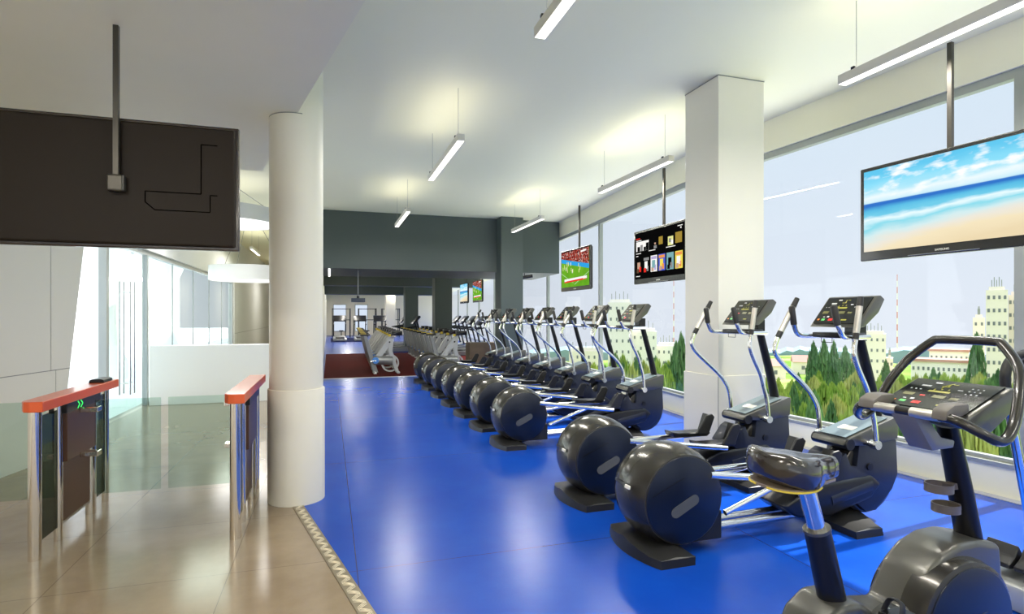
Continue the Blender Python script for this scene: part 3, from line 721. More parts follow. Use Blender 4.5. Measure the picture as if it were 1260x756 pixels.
    for sy in (-1, 1): s.lathe([(0, -.03), (.033, -.03), (.036, 0), (.033, .03), (0, .03)], 16, (1.92, .245*sy, .635), 'y')
    s.build('pivot_bar', M_chromeb, t)
    s = MB(); s.tube([(1.775, -.165, .625), (1.775, .165, .625)], .042, 20); s.build('pivot_housing', M_black, t)
    # mast
    s = MB(); s.tube([(2.235, 0, .74), (2.17, 0, 1.02), (2.08, 0, 1.32), (2.04, 0, 1.47)], [.052, .046, .042, .04], 16, 4, flat=.75); s.build('mast', M_black, t)
    # console
    a = math.atan2(.21, .18)
    def P(u, v, lift):  # u 0..1 from left (+y) to right (-y); v 0..1 up the slope
        base = Vector((1.783, .215-.43*u, 1.527)); sl = Vector((.185, 0, .215)); nn = Vector((-.215, 0, .185)).normalized()
        return base+sl*v+nn*(lift)
    s = MB()
    s.prism([(1.775, 1.505), (1.79, 1.525), (1.975, 1.745), (2.01, 1.75), (2.05, 1.72), (1.99, 1.62), (1.85, 1.51)], -.22, .22, 'y', .008, 2)
    cs = s.build('console', M_collar, t, ang=25)
    s = MB(); s.add([P(.04, .04, .004), P(.96, .04, .004), P(.96, .97, .004), P(.04, .97, .004), P(.04, .04, -.02), P(.96, .04, -.02), P(.96, .97, -.02), P(.04, .97, -.02)], [(0,1,2,3), (4,7,6,5), (0,4,5,1), (1,5,6,2), (2,6,7,3), (3,7,4,0)])
    dots(s, lambda u, v, l: P(.04+.92*u, .04+.93*v, .004+l), [(a, b, c, d, e+1) for a, b, c, d, e in DOTS]); s.build('display_panel', [M_face]+M_dots, cs, smooth=False)
    s = MB(); s.bbox(1.96, 2.06, -.06, .06, 1.42, 1.56, .01); s.build('console_neck', M_black, cs, smooth=False)
    # tray + fixed handles
    s = MB(); s.prism([(1.70, 0), (1.72, .14), (1.80, .17), (2.0, .1), (2.0, -.1), (1.80, -.17), (1.72, -.14)], 1.425, 1.465, 'z', .008, 2); s.build('tray', M_black, t, ang=30)
    for sy in (-1, 1):
        s = MB(); s.tube([(2.03, .10*sy, 1.43), (1.88, .15*sy, 1.43), (1.70, .20*sy, 1.435), (1.645, .21*sy, 1.45), (1.615, .21*sy, 1.50), (1.60, .205*sy, 1.54)], .019, 14, 5); hb = s.build('fixed_handle', M_chrome, t)
        s = MB(); s.tube([(1.603, .206*sy, 1.525), (1.575, .20*sy, 1.66), (1.572, .20*sy, 1.672)], [.024, .024, .016], 14); s.build('hand_grip', M_grip, hb)
    s = MB(); s.tube([(1.72, .05, 1.425), (1.72, .05, 1.39), (1.72, -.05, 1.39), (1.72, -.05, 1.425)], .003, 6); s.build('wire_hook', M_black, t)
    # moving arms: base curve in pivot frame, rotated by phase
    curves = {1: [(0, 0), (-.03, .19), (-.09, .30), (-.18, .395), (-.40, .575), (-.475, .66), (-.48, .72), (-.455, .785), (-.27, 1.10)],
              -1: [(0, 0), (-.015, .18), (-.045, .30), (-.08, .42), (-.15, .56), (-.185, .65), (-.19, .71), (-.175, .785), (-.11, 1.10)]}
    for sy in (-1, 1):
        pts = [Vector((1.92+dx, (.255-.035*dz/1.1)*sy, .635+dz)) for dx, dz in curves[sy*phase]]
        s = MB(); s.tube(pts[:8], .0185, 14, 6); am = s.build('moving_arm', M_chrome, t)
        s = MB(); s.tube([pts[7], pts[7].lerp(pts[8], .15)], .023, 14); s.build('grip_collar', M_grip, am); s = MB(); s.tube([pts[7].lerp(pts[8], .78), pts[8]], [.023, .019], 14); s.build('hand_grip', M_grip, am)
        s = MB(); s.tube([pts[7].lerp(pts[8], .15), pts[7].lerp(pts[8], .78)], .0225, 14); s.build('metal_grip', M_gripbeige, am)
    return t
tr = make_trainer(1)
TRY = [(3.45, 'nearest large cross trainer, its round navy drum in front beside the exercise bike'),
       (4.54, 'second cross trainer from the front, just before the white square pillar'),
       (6.72, 'cross trainer just beyond the white square pillar, front one of the far run'),
       (7.84, 'second cross trainer beyond the white pillar'),
       (8.93, 'third cross trainer beyond the white pillar, under the poster television'),
       (10.02, 'fourth cross trainer beyond the white pillar, middle of the far run of seven'),
       (11.13, 'fifth cross trainer beyond the white pillar'),
       (12.28, 'sixth cross trainer beyond the white pillar, second from the far end'),
       (13.5, 'farthest cross trainer, at the charcoal bulkhead end of the row')]
for i, (y, lab) in enumerate(TRY):
    o = tr if i == 0 else copy_tree(tr)
    o.location = (1.95, y, 0); tag(o, lab, 'cross trainer', 'cross trainers in a row facing the windows')

# ------------------------------------------------------------------ exercise bike (front right)
def make_bike():
    t = empty('exercise_bike', (2.0, 2.0, 0)); tag(t, 'upright exercise bike with leather saddle, hooped handlebar and black console', 'exercise bike')
    # saddle
    rings = []
    # outline (x forward, y side) with heights; local x from -.17 (rear) to .14 (nose)
    sec = [(-.155, .03, .05), (-.145, .075, .075), (-.115, .115, .095), (-.07, .132, .10), (-.02, .125, .095), (.03, .095, .085), (.07, .062, .078), (.12, .045, .072), (.155, .034, .062), (.165, .015, .045)]
    vs = []; n = 20
    for x, w_, h in sec:
        for k in range(n):
            a = 2*PI*k/n; c = math.cos(a); s_ = math.sin(a)
            yy = w_*(abs(c)**.65)*(1 if c >= 0 else -1); zz = (h*.62*(abs(s_)**.7) if s_ >= 0 else -h*.45*(abs(s_)**.4))
            if s_ > 0: zz += .012*math.cos(PI*yy/w_*1.0)*-1 if w_ > .08 else 0
            vs.append((x, yy, zz+.03*max(0, (-x-.05)/.1)))
    fs = []
    for i in range(len(sec)-1):
        for k in range(n): fs.append((i*n+k, i*n+(k+1) % n, (i+1)*n+(k+1) % n, (i+1)*n+k))
    fs += [tuple(range(n)), tuple(range((len(sec)-1)*n, len(sec)*n))]
    SM = Matrix.Translation((-.045, 0, .915)) @ Matrix.Diagonal((1.28, 1.22, 1.35, 1))
    m = MB(); m.add([SM @ Vector(v) for v in vs], fs); sd = m.build('saddle', M_leather, t, ang=60)
    m = MB(); vv = []; out = [(x, w_) for x, w_, h in sec]
    poly = [(x*1.0, w_*1.0) for x, w_ in out]+[(x, -w_) for x, w_ in out[::-1]]
    m.prism([(x*1.2-.045, y*1.08) for x, y in poly], .862, .875, 'z', .002, 1); sdb = m.build('saddle_base', mat('saddle_tan', (.28, .22, .17), .4), sd, smooth=False)
    m = MB(); pp = [Vector((x*1.21-.045, -w_*1.09, .867)) for x, w_ in out[:6]]
    m.tube(pp, .0045, 8, 3); pp = [Vector((x*1.21-.045, w_*1.09, .867)) for x, w_ in out[:6]]; m.tube(pp, .0045, 8, 3); m.build('saddle_piping', M_yellow, sd)
    # post
    m = MB(); m.tube([(.0, 0, .865), (.085, 0, .60)], .038, 24); m.build('seat_post', M_chrome, t)
    m = MB(); m.lathe([(0, 0), (.05, 0), (.055, .01), (.055, .02)], 16, (0, 0, 0), M=Matrix.Translation((.0, 0, .84))); m.build('saddle_clamp', M_black, t)
    m = MB(); m.tube([(.072, 0, .645), (.160, 0, .31)], [.055, .060], 24); m.build('post_sleeve', M_black, t)
    m = MB(); m.tube([(.070, 0, .652), (.074, 0, .638)], .058, 24); m.build('sleeve_ring', M_collar, t)
    # main body
    pf = [(-.06, .06), (-.06, .14), (0, .27), (.10, .335), (.22, .335), (.34, .26), (.50, .24), (.55, .32), (.61, .41), (.70, .48), (.82, .52), (.94, .525), (1.10, .49), (1.12, .30), (1.02, .10), (.6, .07)]
    m = MB(); m.prism(pf, -.105, .125, 'y', .03, 4); bd = m.build('frame_body', M_collar, t, ang=40)
    m = MB(); m.lathe([(0, -.165), (.268, -.165), (.29, -.155), (.30, -.12), (.30, -.04), (0, -.04)], 56, (.80, 0, .17), 'y'); wc = m.build('wheel_cover', M_shell, t)
    m = MB(); m.lathe([(0, -.172), (.262, -.172), (.27, -.168), (.27, -.16)], 56, (.80, 0, .17), 'y'); m.build('side_disc', M_disc, wc)
    m = MB(); m.prism([(-.15, -.002), (.13, -.002), (.15, .0), (.13, .003), (-.15, .002)], -.002, 0, 'y', 0, 1, Matrix.Translation((.75, -.172, .20)) @ Matrix.Rotation(R(-12), 4, 'Y')); m.build('moulding_line', M_collar, wc, smooth=False)
    m = MB(); m.lathe([(0, .04), (.28, .04), (.28, .12), (.27, .135), (.25, .14), (0, .14)], 56, (.80, 0, .17), 'y'); m.build('wheel_cover', M_shell, t)
    # crank and pedals
    m = MB(); m.lathe([(0, -.15), (.10, -.15), (.115, -.14), (.115, -.09), (0, -.09)], 40, (.36, 0, .20), 'y'); m.build('crank_cover', M_foot, t)
    m = MB(); m.tube([(.36, -.17, .20), (.36, -.175, .20)], .03, 16); m.tube([(.36, -.165, .20), (.28, -.17, .335)], .014, 10); cr = m.build('crank_arm', M_chromeb, t)
    m = MB(); m.bbox(.21, .34, -.27, -.18, .325, .35, .008); cr2 = m.build('pedal', M_black, cr, smooth=False)
    m = MB(); m.tube([(.24, -.265, .35), (.26, -.25, .40), (.26, -.20, .40), (.24, -.185, .35)], .006, 8, 4, flat=3); m.build('pedal_strap', M_rubber, cr)
    for x in (-.08, 1.02):
        m = MB(); m.prism([(x-.05, .0), (x+.06, 0), (x+.05, .05), (x, .075), (x-.04, .05)], -.27, .27, 'y', .008, 2); m.build('floor_foot', M_foot, t, ang=30)
    # mast
    m = MB(); m.tube([(1.04, 0, .45), (.96, 0, .78), (.88, 0, 1.06)], [.065, .058, .05], 20, 5, flat=.7); ms = m.build('mast', M_black, t)
    # bottle rings
    for z, xx, c in ((.762, .825, 0), (.66, .872, 1)):
        m = MB(); m.lathe([(.055, -.02), (.06, -.02), (.06, .02), (.055, .02), (.055, -.02)], 32, (xx, 0, z)); m.box(xx+.05, xx+.12, -.02, .02, z-.015, z+.015); 
        if c: m.lathe([(0, -.02), (.057, -.02), (.057, -.016), (0, -.016)], 32, (xx, 0, z))
        m.build('bottle_ring', mat('ring_brown', (.12, .10, .085), .4), ms)
    # console tilt
    cxx, czz = .80, 1.12
    def P(u, v, lift):
        base = Vector((.697, .215-.43*u, 1.151)); sl = Vector((.27, 0, .115)); nn = Vector((-.115, 0, .27)).normalized()
        return base+sl*v+nn*lift
    m = MB(); m.prism([(.68, 1.12), (.69, 1.145), (.97, 1.262), (1.02, 1.262), (1.05, 1.235), (1.0, 1.17), (.84, 1.07), (.74, 1.08)], -.225, .225, 'y', .01, 3); cs = m.build('console', M_collar, t, ang=30)
    m = MB(); m.add([P(.03, .02, .004), P(.97, .02, .004), P(.97, .99, .004), P(.03, .99, .004), P(.03, .02, -.02), P(.97, .02, -.02), P(.97, .99, -.02), P(.03, .99, -.02)], [(0,1,2,3), (4,7,6,5), (0,4,5,1), (1,5,6,2), (2,6,7,3), (3,7,4,0)]); 
    extra = [(.74+.06*i, .76+.06*i, .80, .83, 0) for i in range(3)]
    dots(m, lambda u, v, l: P(.04+.92*u, .04+.93*v, .004+l), [(a, b, c, d, e+1) for a, b, c, d, e in DOTS+extra[:9]])
    m.cur = 4
    for k in range(10):
        a0 = R(100+9*k); a1 = R(100+9*(k+1)); 
        q = [(.52+.10*math.cos(a0), .74+.19*math.sin(a0)), (.52+.10*math.cos(a1), .74+.19*math.sin(a1)), (.52+.085*math.cos(a1), .74+.165*math.sin(a1)), (.52+.085*math.cos(a0), .74+.165*math.sin(a0))]
        m.add([P(.04+.92*u, .04+.93*v, .0056) for u, v in q], [(0, 1, 2, 3)])
    m.build('display_panel', [M_face]+M_dots, cs, smooth=False)
    # handle bar: front bar, side loops and hoop
    fz = 1.145; fx = .60
    half = lambda s: [(fx, 0, fz), (fx, .17*s, fz), (fx+.01, .24*s, fz-.01), (fx+.06, .305*s, fz-.055), (fx+.13, .33*s, fz-.085), (fx+.21, .325*s, fz-.03), (fx+.29, .30*s, fz+.11), (fx+.36, .255*s, fz+.22), (fx+.405, .165*s, fz+.315), (fx+.415, .13*s, fz+.328), (fx+.42, 0, fz+.33)]
    path = half(1)[::-1]+half(-1)[1:]
    m = MB(); m.tube(path, .022, 16, 5); hb = m.build('handlebar', M_grip, t); hb.data.materials[0] = mat('glossy_black_bar', (.02, .017, .013), .22, coat=.4)
    for y0, y1 in ((.035, .165), (-.165, -.035)):
        m = MB(); m.tube([(fx, y0, fz), (fx, y1, fz)], .0245, 16); m.build('pulse_sensor', M_gripbeige, hb)
    for s_ in (-1, 1):
        m = MB(); m.prism([(-.03, 0), (.07, .015), (.12, .03), (.12, .07), (.03, .07), (-.02, .045)], .175*s_-.035, .175*s_+.055 if s_ > 0 else .175*s_+.035, 'y', .01, 2, Matrix.Translation((fx, 0, fz-.012))); m.build('elbow_pad', mat('pad_grey', (.13, .115, .10), .45), hb, ang=30)
    m = MB(); m.prism([(.58, 1.13), (.66, 1.13), (.76, 1.02), (.85, 1.0), (.84, .965), (.70, .96)], -.06, .06, 'y', .008, 2); m.build('neck_bracket', mat('neck_grey', (.20, .19, .20), .4, .2), t, ang=30)
    return t
bk = make_bike()

# ------------------------------------------------------------------ stepper at the right edge
st = empty('stepper', (3.66, 2.14, 0)); tag(st, 'stepping machine half cut off by the right edge, white base and chrome upright', 'stepper')
mb = MB(); mb.bbox(-.15, .75, -.22, .22, 0, .14, .02, 2); mb.build('base', M_whitemet, st)
mb = MB(); mb.prism([(-.10, .20), (.24, .16), (.26, .19), (.12, .22), (.02, .26), (-.02, .32), (-.06, .26), (-.11, .225)], .0, .16, 'y', .006, 1); mb.build('pedal', M_foot, st, smooth=False)
mb = MB(); mb.prism([(-.10, .20), (.24, .16), (.26, .19), (.12, .22), (.02, .26), (-.02, .32), (-.06, .26), (-.11, .225)], -.18, -.02, 'y', .006, 1); mb.build('pedal', M_foot, st, smooth=False)
for sy in (-1, 1):
    mb = MB(); mb.tube([(.32, .10*sy, .12), (.20, .10*sy, .55), (.08, .10*sy, 1.0), (.05, .10*sy, 1.12)], .024, 14, 4); mb.build('upright', M_chrome, st)
    mb = MB(); mb.tube([(.05, .10*sy, 1.10), (.03, .10*sy, 1.25), (.08, .10*sy, 1.34), (.18, .09*sy, 1.37), (.30, .06*sy, 1.37)], .027, 14, 4); mb.build('hand_grip', M_grip, st)
mb = MB(); mb.bbox(.24, .50, -.16, .16, 1.30, 1.40, .02); mb.build('console', M_black, st)
mb = MB(); mb.prism([(.35, .12), (.6, .12), (.5, .9), (.4, 1.32), (.32, 1.32)], -.05, .05, 'y', .01, 2); mb.build('mast', M_black, st)

# ------------------------------------------------------------------ far spin bikes
def make_spin():
    t = empty('spin_bike')
    m = MB(); m.prism([(.02, 1.02), (.12, 1.02), (.42, .02), (.28, .02)], -.05, .05, 'y', .01, 1); m.build('seat_frame', M_greymet, t, smooth=False)
    m = MB(); m.bbox(-.06, .20, -.09, .09, 1.03, 1.075, .015); sd = m.build('saddle', M_rubber, t); m = MB(); m.bbox(-.05, .10, -.05, .05, 1.07, 1.09, .006); m.build('yellow_top', M_yellow, sd)
    m = MB(); m.prism([(.28, .38), (.42, .34), (.84, .88), (.80, 1.0), (.70, .98)], -.05, .05, 'y', .01, 1); m.build('main_beam', M_whitemet, t, smooth=False)
    m = MB(); m.prism([(.68, .75), (.84, 1.02), (.80, .60), (.98, .02), (.88, .02), (.70, .55)], -.06, .06, 'y', .008, 1); m.build('front_leg', M_whitemet, t, smooth=False)
    m = MB(); m.lathe([(.20, -.03), (.24, -.03), (.24, .03), (.20, .03), (.20, -.03)], 32, (.74, 0, .27), 'y'); m.build('flywheel', M_whitemet, t)
    m = MB(); m.tube([(.30, 0, .36), (.80, 0, .34)], .13, 20); dr = m.build('drum_housing', M_greymet, t)
    m = MB(); m.lathe([(0, -.14), (.09, -.14), (.09, -.12), (0, -.12)], 24, (.34, 0, .36), 'y'); m.build('hub_cap', M_bluecap, dr)
    m = MB(); m.tube([(.34, -.14, .36), (.20, -.15, .33)], .02, 10); m.build('crank', M_chromeb, dr)
    for x in (.32, .94):
        m = MB(); m.bbox(x-.04, x+.04, -.28, .28, 0, .05, .01); m.build('floor_bar', M_whitemet, t, smooth=False)
    m = MB(); m.tube([(.76, -.2, 1.05), (.78, 0, 1.02), (.76, .2, 1.05)], .02, 8); m.tube([(.76, .2, 1.05), (1.02, .2, 1.14)], .02, 8); m.tube([(.76, -.2, 1.05), (1.02, -.2, 1.14)], .02, 8); m.bbox(.78, 1.06, -.12, .12, 1.03, 1.15, .01); m.build('handlebar', M_black, t)
    m = MB(); m.bbox(.69, .76, -.05, .05, 1.0, 1.065, .01); m.build('yellow_collar', M_yellow, t)
    m = MB(); m.lathe([(0, -.065), (.022, -.065), (.022, -.05), (0, -.05)], 12, (.72, 0, .85), 'y'); m.build('knob', M_black, t)
    return t
sp = make_spin(); firsts = True
ordw = ['nearest', 'second nearest', 'third', 'fourth', 'fifth', 'sixth', 'seventh', 'farthest']
for row, (X, rl) in enumerate(((.86, 'left'), (2.6, 'middle'))):
    for k in range(8):
        o = sp if firsts else copy_tree(sp); firsts = False
        o.location = (X+(.035*k if row == 0 else .03*k), 15.95-.35*row+1.1*k, .0095)
        tag(o, '%s white and grey spin bike of the %s row on the red carpet' % (ordw[k], rl), 'spin bike', 'spin bikes on the red carpet')

# ------------------------------------------------------------------ far treadmills
def make_tread():
    t = empty('treadmill')
    m = MB(); m.prism([(0, .02), (0, .12), (.1, .18), (1.7, .22), (1.9, .30), (2.0, .25), (2.0, .02)], -.38, .38, 'y', .01, 1); m.build('base', M_greymet, t, smooth=False)
    m = MB(); m.box(.06, 1.6, -.26, .26, .185, .225); m.build('belt', M_rubber, t, smooth=False)
    for sy in (-1, 1):
        m = MB(); m.tube([(1.85, .36*sy, .2), (1.62, .36*sy, 1.1), (1.55, .36*sy, 1.32)], .035, 10, 3); m.tube([(1.6, .36*sy, 1.1), (1.0, .36*sy, 1.0)], .025, 10); m.build('handrail', M_black, t)
    m = MB(); m.prism([(1.35, 1.22), (1.42, 1.18), (1.72, 1.50), (1.70, 1.58), (1.62, 1.55)], -.40, .40, 'y', .02, 2); m.build('console', M_black, t)
    return t
td = make_tread(); ft = True
specs = [(2.1, 25.3+1.5*k, 0, '%s treadmill of the row behind the left spin bikes' % ['nearest', 'second', 'third', 'farthest'][k]) for k in range(4)]
specs += [(4.3, 22.2+1.6*k, 0, '%s treadmill of the row by the far windows' % ['nearest', 'second', 'third', 'farthest'][k]) for k in range(4)]
specs += [(.63+1.24*k, 36.0, R(90), '%s of the three treadmills facing away at the far end' % ['left', 'middle', 'right'][k]) for k in range(3)]
for x, y, rz, lab in specs:
    o = td if ft else copy_tree(td); ft = False
    o.location = (x, y, .01 if rz else 0); o.rotation_euler = (0, 0, rz); tag(o, lab, 'treadmill', 'treadmills at the far end')
# power racks beyond the treadmills
def make_rack():
    t = empty('power_rack')
    for sx in (-1, 1):
        for yy in (0, .9):
            m = MB(); m.box(sx*.62-.03, sx*.62+.03, yy-.03, yy+.03, 0, 2.1); m.build('upright', M_black, t, smooth=False)
    for z in (1.25, 2.05):
        m = MB(); m.box(-.62, .62, -.025, .025, z-.025, z+.025); m.build('cross_bar', M_black, t, smooth=False)
    m = MB(); m.bbox(-.15, .15, .1, 1.0, .4, .48, .02); m.box(-.03, .03, .2, .9, 0, .4); m.build('bench', M_black, t, smooth=False)
    return t
rk = make_rack()
for i, x in enumerate((.85, 2.7, 4.4)):
    o = rk if i == 0 else copy_tree(rk); o.location = (x, 43.2, 0)
    tag(o, 'black weight rack against the cream far wall, %s one' % ['left', 'middle', 'right'][i], 'weight rack', 'weight racks at the cream wall')
mb = MB(); mb.bbox(3.95, 5.0, 16.4, 16.9, .0095, .78, .01)
o = mb.build('wooden_box', M_wood, smooth=False); tag(o, 'brown wooden box standing behind the farthest cross trainers', 'box')

# ------------------------------------------------------------------ outside
GZ = -14.0
def P_(px, Z, hz=None, py=None):
    """world point for an image column at depth Z (camera at origin, yaw 17.82)"""
    c, s = math.cos(R(17.82)), math.sin(R(17.82)); cx = (px-630)/700
    return Vector((Z*(s+cx*c), Z*(c-cx*s), (H-(py-388)/700*Z) if py is not None else (hz or 0)))
def ground():
    m, n, l, p = nt('meadow')
    tc = n.new('ShaderNodeTexCoord'); no = n.new('ShaderNodeTexNoise'); no.inputs['Scale'].default_value = .06; no.inputs['Detail'].default_value = 8; l.new(tc.outputs['Object'], no.inputs['Vector'])
    r = n.new('ShaderNodeValToRGB'); l.new(no.outputs['Fac'], r.inputs[0]); e = r.color_ramp.elements
    e[0].position = .35; e[0].color = (.12, .22, .04, 1); e[1].position = .65; e[1].color = (.42, .36, .20, 1); x = e.new(.5); x.color = (.22, .33, .08, 1)
    l.new(r.outputs[0], p.inputs['Base Color']); p.inputs['Roughness'].default_value = 1; p.inputs['Specular IOR Level'].default_value = 0
    return m
mb = MB(); a = 172
mb.add([(6.5, -160, GZ), (a, -160, GZ), (a, a, GZ), (6.5, a, GZ), (420, -420, GZ-22), (420, 430, GZ-22), (6.5, 430, GZ-22)], [(0, 1, 2, 3), (1, 4, 5, 2), (3, 2, 5, 6)]); g = mb.build('ground', ground(), smooth=False); g['kind'] = 'structure'
def leafmat(name, a, b):
    m, n, l, p = nt(name); oi = n.new('ShaderNodeObjectInfo'); tc = n.new('ShaderNodeTexCoord'); no = n.new('ShaderNodeTexNoise'); no.inputs['Scale'].default_value = 1.2; l.new(tc.outputs['Object'], no.inputs['Vector'])
    ad = n.new('ShaderNodeMath'); ad.operation = 'ADD'; l.new(no.outputs['Fac'], ad.inputs[0]); mm = n.new('ShaderNodeMath'); mm.operation = 'MULTIPLY_ADD'; mm.inputs[1].default_value = .5; mm.inputs[2].default_value = -.25; l.new(oi.outputs['Random'], mm.inputs[0]); l.new(mm.outputs[0], ad.inputs[1])
    mx = n.new('ShaderNodeMix'); mx.data_type = 'RGBA'; mx.clamp_factor = True; mx.inputs['A'].default_value = (*a, 1); mx.inputs['B'].default_value = (*b, 1); l.new(ad.outputs[0], mx.inputs['Factor']); l.new(mx.outputs['Result'], p.inputs['Base Color'])
    p.inputs['Roughness'].default_value = .8; p.inputs['Specular IOR Level'].default_value = .1
    return m
LM = [leafmat('leaf_green', (.12, .26, .03), (.55, .62, .14)), leafmat('leaf_deep', (.05, .15, .06), (.20, .34, .12)), leafmat('leaf_olive', (.30, .36, .08), (.52, .52, .18))]
M_trunk = mat('bark', (.16, .12, .08), .9)
def make_tree(h, w_, lm, seed, n=1500, low=.12):
    rd = random.Random(seed); t = empty('tree')
    m = MB(); m.tube([(0, 0, 0), (.05, 0, h*.5), (0, .03, h*.9)], [.12, .08, .02], 7); m.build('trunk', M_trunk, t)
    m = MB()
    for i in range(n):
        z = rd.random(); zz = low+(1-low)*z; rr = w_*(math.sin(PI*min(1, (z*.86+.14)))**.7)*(1-.25*z)*math.sqrt(rd.random())*1.0
        a = rd.uniform(0, 2*PI); c = Vector((rr*math.cos(a), rr*math.sin(a), zz*h)); b = rd.uniform(0, PI); s = rd.uniform(.6, 1.3)
        dx = Vector((math.cos(b), math.sin(b), 0))*.085*s; up = Vector((rd.uniform(-.10, .10), rd.uniform(-.10, .10), .62*s))
        m.add([c-dx-up*.5, c+dx-up*.3, c+dx*.2+up, c-dx*.6+up*.6], [(0, 1, 2, 3)])
    f = m.build('foliage', LM[lm], t, smooth=False); return t
protos = [make_tree(6.5, 1.9, 0, 1), make_tree(8.5, 1.3, 1, 2), make_tree(5.0, 2.2, 2, 3), make_tree(7.5, 1.5, 0, 4)]
names = ['light green bushy tree outside the windows', 'tall narrow dark green tree outside the windows', 'low spreading olive tree outside the windows', 'slim bright green tree outside the windows']
rd = random.Random(5); placed = []
PH = [6.5, 8.5, 5.0, 7.5]; PR = [1.9, 1.3, 2.2, 1.5]
def put(pi, px, Z, ytop, force=False):
    p = P_(px, Z); hh = P_(px, Z, py=ytop).z-GZ; sc = hh/(PH[pi]*1.03); sw = min(sc, 1.15)*rd.uniform(.85, 1.0); r_ = PR[pi]*sw
    if not force:
        for q, rq in placed:
            if (q-p.to_2d()).length < (r_+rq)*1.0: return False
    placed.append((p.to_2d(), r_))
    o = protos[pi] if protos[pi].get('used') is None else copy_tree(protos[pi])
    protos[pi]['used'] = 1
    o.location = (p.x, p.y, GZ); o.rotation_euler = (0, 0, rd.uniform(0, 6.28)); o.scale = (sw, sw, sc)
    tag(o, names[pi], 'tree', names[pi].replace('tree', 'trees')); return True
for px, Z, yt in ((1202, 84, 413), (1001, 92, 423), (1014, 97, 420), (1026, 92, 422), (1040, 98, 428), (1054, 88, 436), (757, 60, 440), (838, 60, 415), (785, 70, 436), (1090, 86, 445), (832, 66, 425)): put(1, px, Z, yt, True)
c = 0
for i in range(4000):
    px = rd.uniform(930, 1290); Z = rd.uniform(36, 90); f = (Z-36)/54
    if put(rd.choice([0, 0, 3, 3, 0, 2, 2, 1]), px, Z, rd.uniform(452, 470)*f+rd.uniform(475, 520)*(1-f)): c += 1
    if c > 130: break
c = 0
for i in range(4000):
    px = rd.uniform(600, 880); Z = rd.uniform(36, 92); f = (Z-36)/54
    if put(rd.choice([0, 2, 3, 1, 2, 3]), px, Z, rd.uniform(436, 452)*f+rd.uniform(450, 490)*(1-f)): c += 1
    if c > 95: break
for pr in COL.objects:
    if 'used' in pr: del pr['used']

M_bw = [mat('facade_cream', (.88, .78, .66), .8), mat('facade_white', (.88, .81, .75), .8), mat('facade_pink', (.80, .68, .62), .8)]
M_bwin = mat('facade_window', (.18, .19, .20), .3)
M_roof = mat('roof_red', (.50, .25, .20), .8)
def building(px0, px1, ytop, Z, depth, nx, nz, m, label, roof=False, zspan=None):
    a = P_(px0, Z); b = P_(px1, Z); w_ = (b-a).length; top = P_(px0, Z, py=ytop).z; hh = top-GZ
    t = empty('apartment_building', ((a.x+b.x)/2, (a.y+b.y)/2, GZ), -R(17.82)-math.atan(((px0+px1)/2-630)/700)); w_ *= math.cos(math.atan(((px0+px1)/2-630)/700)); depth = depth*.4; tag(t, label, 'building')
    q = MB(); q.box(-w_/2, w_/2, 0, depth, 0, hh); q.build('walls', M_bw[m], t, smooth=False)
    if roof: q = MB(); q.box(-w_/2-.3, w_/2+.3, -.3, depth+.3, hh, hh+.5); q.build('roof', M_roof, t, smooth=False)
    else:
        q = MB(); q.box(-w_/2+.4, w_/2-.4, .4, depth-.4, hh, hh+.6); q.build('parapet', M_bw[m], t, smooth=False)
        for i in range(5): q = MB(); q.tube([(-w_/2+.8+(w_-1.6)*i/4, .6, hh+.6), (-w_/2+.8+(w_-1.6)*i/4, .6, hh+1.8+.5*(i % 2))], .07, 5); q.build('aerial', M_frame, t, smooth=False)
    win = None; dz = 2.3
    for j in range(nz):
        for i in range(nx):
            x = -w_/2+w_*(i+.5)/nx; z = hh-1.3-dz*j
            if z < 2: continue
            if win is None:
                q = MB(); q.box(-.17, .17, -.05, .02, -.32, .32); win = q.build('window_pane', M_bwin, t, smooth=False); o = win
            else: o = win.copy(); COL.objects.link(o)
            o.location = (x, 0, z)
building(1213, 1240, 357, 100, 12, 4, 8, 0, 'tall cream tower block outside, with small dark windows, right of the bike hoop')
building(1240.5, 1262, 363, 101, 12, 4, 8, 2, 'pinkish tower block adjoining the cream tower at the window edge')
building(1197, 1212, 391, 116, 12, 2, 5, 0, 'lower cream block just left of the tall tower')
building(1120, 1196, 446, 106, 12, 12, 3, 1, 'long low white apartment block behind the bike handlebar', True)
building(1143, 1192, 433, 128, 12, 8, 2, 1, 'second long white block rising behind the low one', True)
building(1062, 1090, 411, 124, 10, 4, 6, 0, 'separate cream tower behind the second cross trainer mast')
building(1090.5, 1099, 441, 124.5, 10, 2, 3, 2, 'narrow pinkish block beside the separate cream tower')
building(748, 777, 372, 120, 12, 4, 9, 1, 'pale tower block seen left of the white pillar')
building(777, 808, 408, 121, 12, 4, 6, 1, 'middle pale block stepping down from the pale tower')
building(808, 832, 426, 122, 12, 4, 5, 1, 'lowest pale block stepping down towards the white pillar')
building(700, 742, 432, 118, 12, 6, 4, 0, 'low cream block beside the window post left of the pale tower')
for px, ytop, Z, lab in ((1104, 338, 260, 'thin red and white radio mast outside, above the bike console'), (829, 345, 260, 'thin red and white radio mast beside the white pillar')):
    p = P_(px, Z); top = P_(px, Z, py=ytop).z
    t = empty('radio_mast', (p.x, p.y, GZ)); tag(t, lab, 'mast'); n = 12
    for i in range(n):
        z0 = (top-GZ)*i/n; z1 = (top-GZ)*(i+1)/n; q = MB(); q.tube([(0, 0, z0), (0, 0, z1)], .28-.012*i, 6); q.build('mast_section', mat('mast_red', (.7, .25, .22), .7) if i % 2 else M_bw[1], t, smooth=False)
mb = MB(); mb.prism([(xn(Y0)+.3, Y0), (XB+.3, YB), (xf(45)+.3, 45), (xf(45)+4.6, 45), (XB+4.6, YB), (xn(Y0)+4.6, Y0)], -1.6, -1.2, 'z')  # unseen white slab, added to throw sunlight up to the gym ceiling
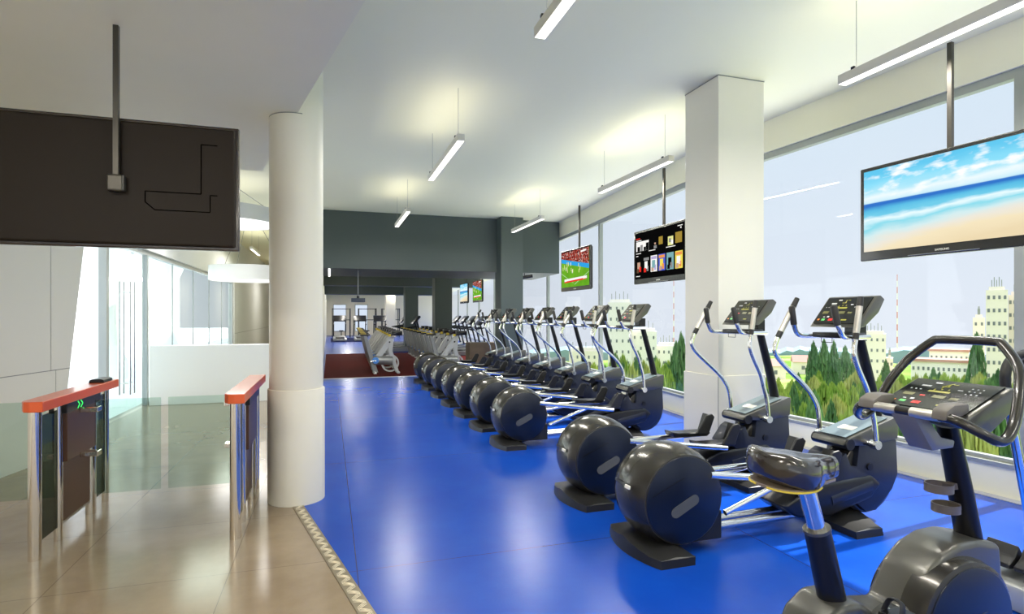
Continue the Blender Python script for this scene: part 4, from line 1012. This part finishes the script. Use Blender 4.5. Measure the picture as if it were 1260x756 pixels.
tag(mb.build('bounce_slab', M_terr, smooth=False), 'unseen white slab added outside the gym windows to bounce light inside', 'roof', kind='structure')
hs = None; rd3 = random.Random(21)
for i in range(26):
    px = 640+i*42 if i < 3 else 950+(i-3)*37
    if i > 6: break
    Z = 140 if i % 2 else 152; p = P_(px, Z)
    if hs is None:
        hs = empty('house'); q = MB(); q.box(-2.4, 2.4, -2, 2, 0, 3.2); q.build('walls', M_bw[0], hs, smooth=False)
        q = MB(); q.prism([(-2.3, 3.2), (2.3, 3.2), (0, 4.9)], -2.6, 2.6, 'x'); q.build('roof', M_roof, hs, smooth=False); o = hs
        q = MB(); q.box(-.4, .4, -2.04, -1.98, 1.2, 2.2); q.build('window_pane', M_bwin, hs, smooth=False)
    else: o = copy_tree(hs)
    o.location = (p.x, p.y, GZ); o.rotation_euler = (0, 0, rd3.uniform(-.9, .3)); tag(o, 'small red roofed house far off between the trees', 'house', 'small houses beyond the trees')
# distant wooded ridge, bluish haze put into its flat colour
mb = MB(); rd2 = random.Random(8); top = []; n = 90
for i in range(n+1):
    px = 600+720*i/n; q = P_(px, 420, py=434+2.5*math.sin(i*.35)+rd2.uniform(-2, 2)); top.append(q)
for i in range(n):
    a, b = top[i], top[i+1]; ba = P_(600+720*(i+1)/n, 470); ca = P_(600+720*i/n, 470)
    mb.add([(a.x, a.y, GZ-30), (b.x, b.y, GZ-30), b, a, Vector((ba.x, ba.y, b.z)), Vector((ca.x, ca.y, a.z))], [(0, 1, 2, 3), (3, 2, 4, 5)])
g = mb.build('hills', mat('hazy_hills', (.24, .34, .38), 1), smooth=False); g['kind'] = 'structure'

# ------------------------------------------------------------------ light
w = bpy.data.worlds.new('World'); scene.world = w; w.use_nodes = True
n = w.node_tree.nodes; l = w.node_tree.links; bg = n['Background']
tc = n.new('ShaderNodeTexCoord'); sp_ = n.new('ShaderNodeSeparateXYZ'); l.new(tc.outputs['Generated'], sp_.inputs[0])
r = n.new('ShaderNodeValToRGB'); l.new(sp_.outputs['Z'], r.inputs[0]); e = r.color_ramp.elements
e[0].position = 0; e[0].color = (.74, .80, .89, 1); e[1].position = .35; e[1].color = (.64, .77, .89, 1)
l.new(r.outputs[0], bg.inputs['Color'])
mr = n.new('ShaderNodeMapRange'); mr.interpolation_type = 'SMOOTHSTEP'; mr.inputs['From Min'].default_value = .38; mr.inputs['From Max'].default_value = .75; mr.inputs['To Min'].default_value = 1.0; mr.inputs['To Max'].default_value = 3.0
l.new(sp_.outputs['Z'], mr.inputs['Value']); l.new(mr.outputs[0], bg.inputs['Strength'])
sun = bpy.data.lights.new('sun', 'SUN'); sun.energy = 9; sun.angle = R(.6); sun.color = (1, .96, .88)
so = bpy.data.objects.new('sun', sun); COL.objects.link(so); so.location = (20, -10, 20)
sd_ = Vector((-.80, -.10, -1.0)).normalized()
so.rotation_euler = sd_.to_track_quat('-Z', 'Y').to_euler()

# ------------------------------------------------------------------ camera
cd = bpy.data.cameras.new('camera'); cd.lens = 20; cd.sensor_width = 36; cd.shift_y = 10/1260; cd.clip_end = 2000; cd.clip_start = .05
cam = bpy.data.objects.new('camera', cd); COL.objects.link(cam); cam.location = (0, 0, H); cam.rotation_euler = (R(90), 0, -R(17.82))
scene.camera = cam
vs = scene.view_settings; vs.view_transform = 'Standard'; vs.look = 'None'; vs.gamma = 1; vs.exposure = .12; vs.use_curve_mapping = False
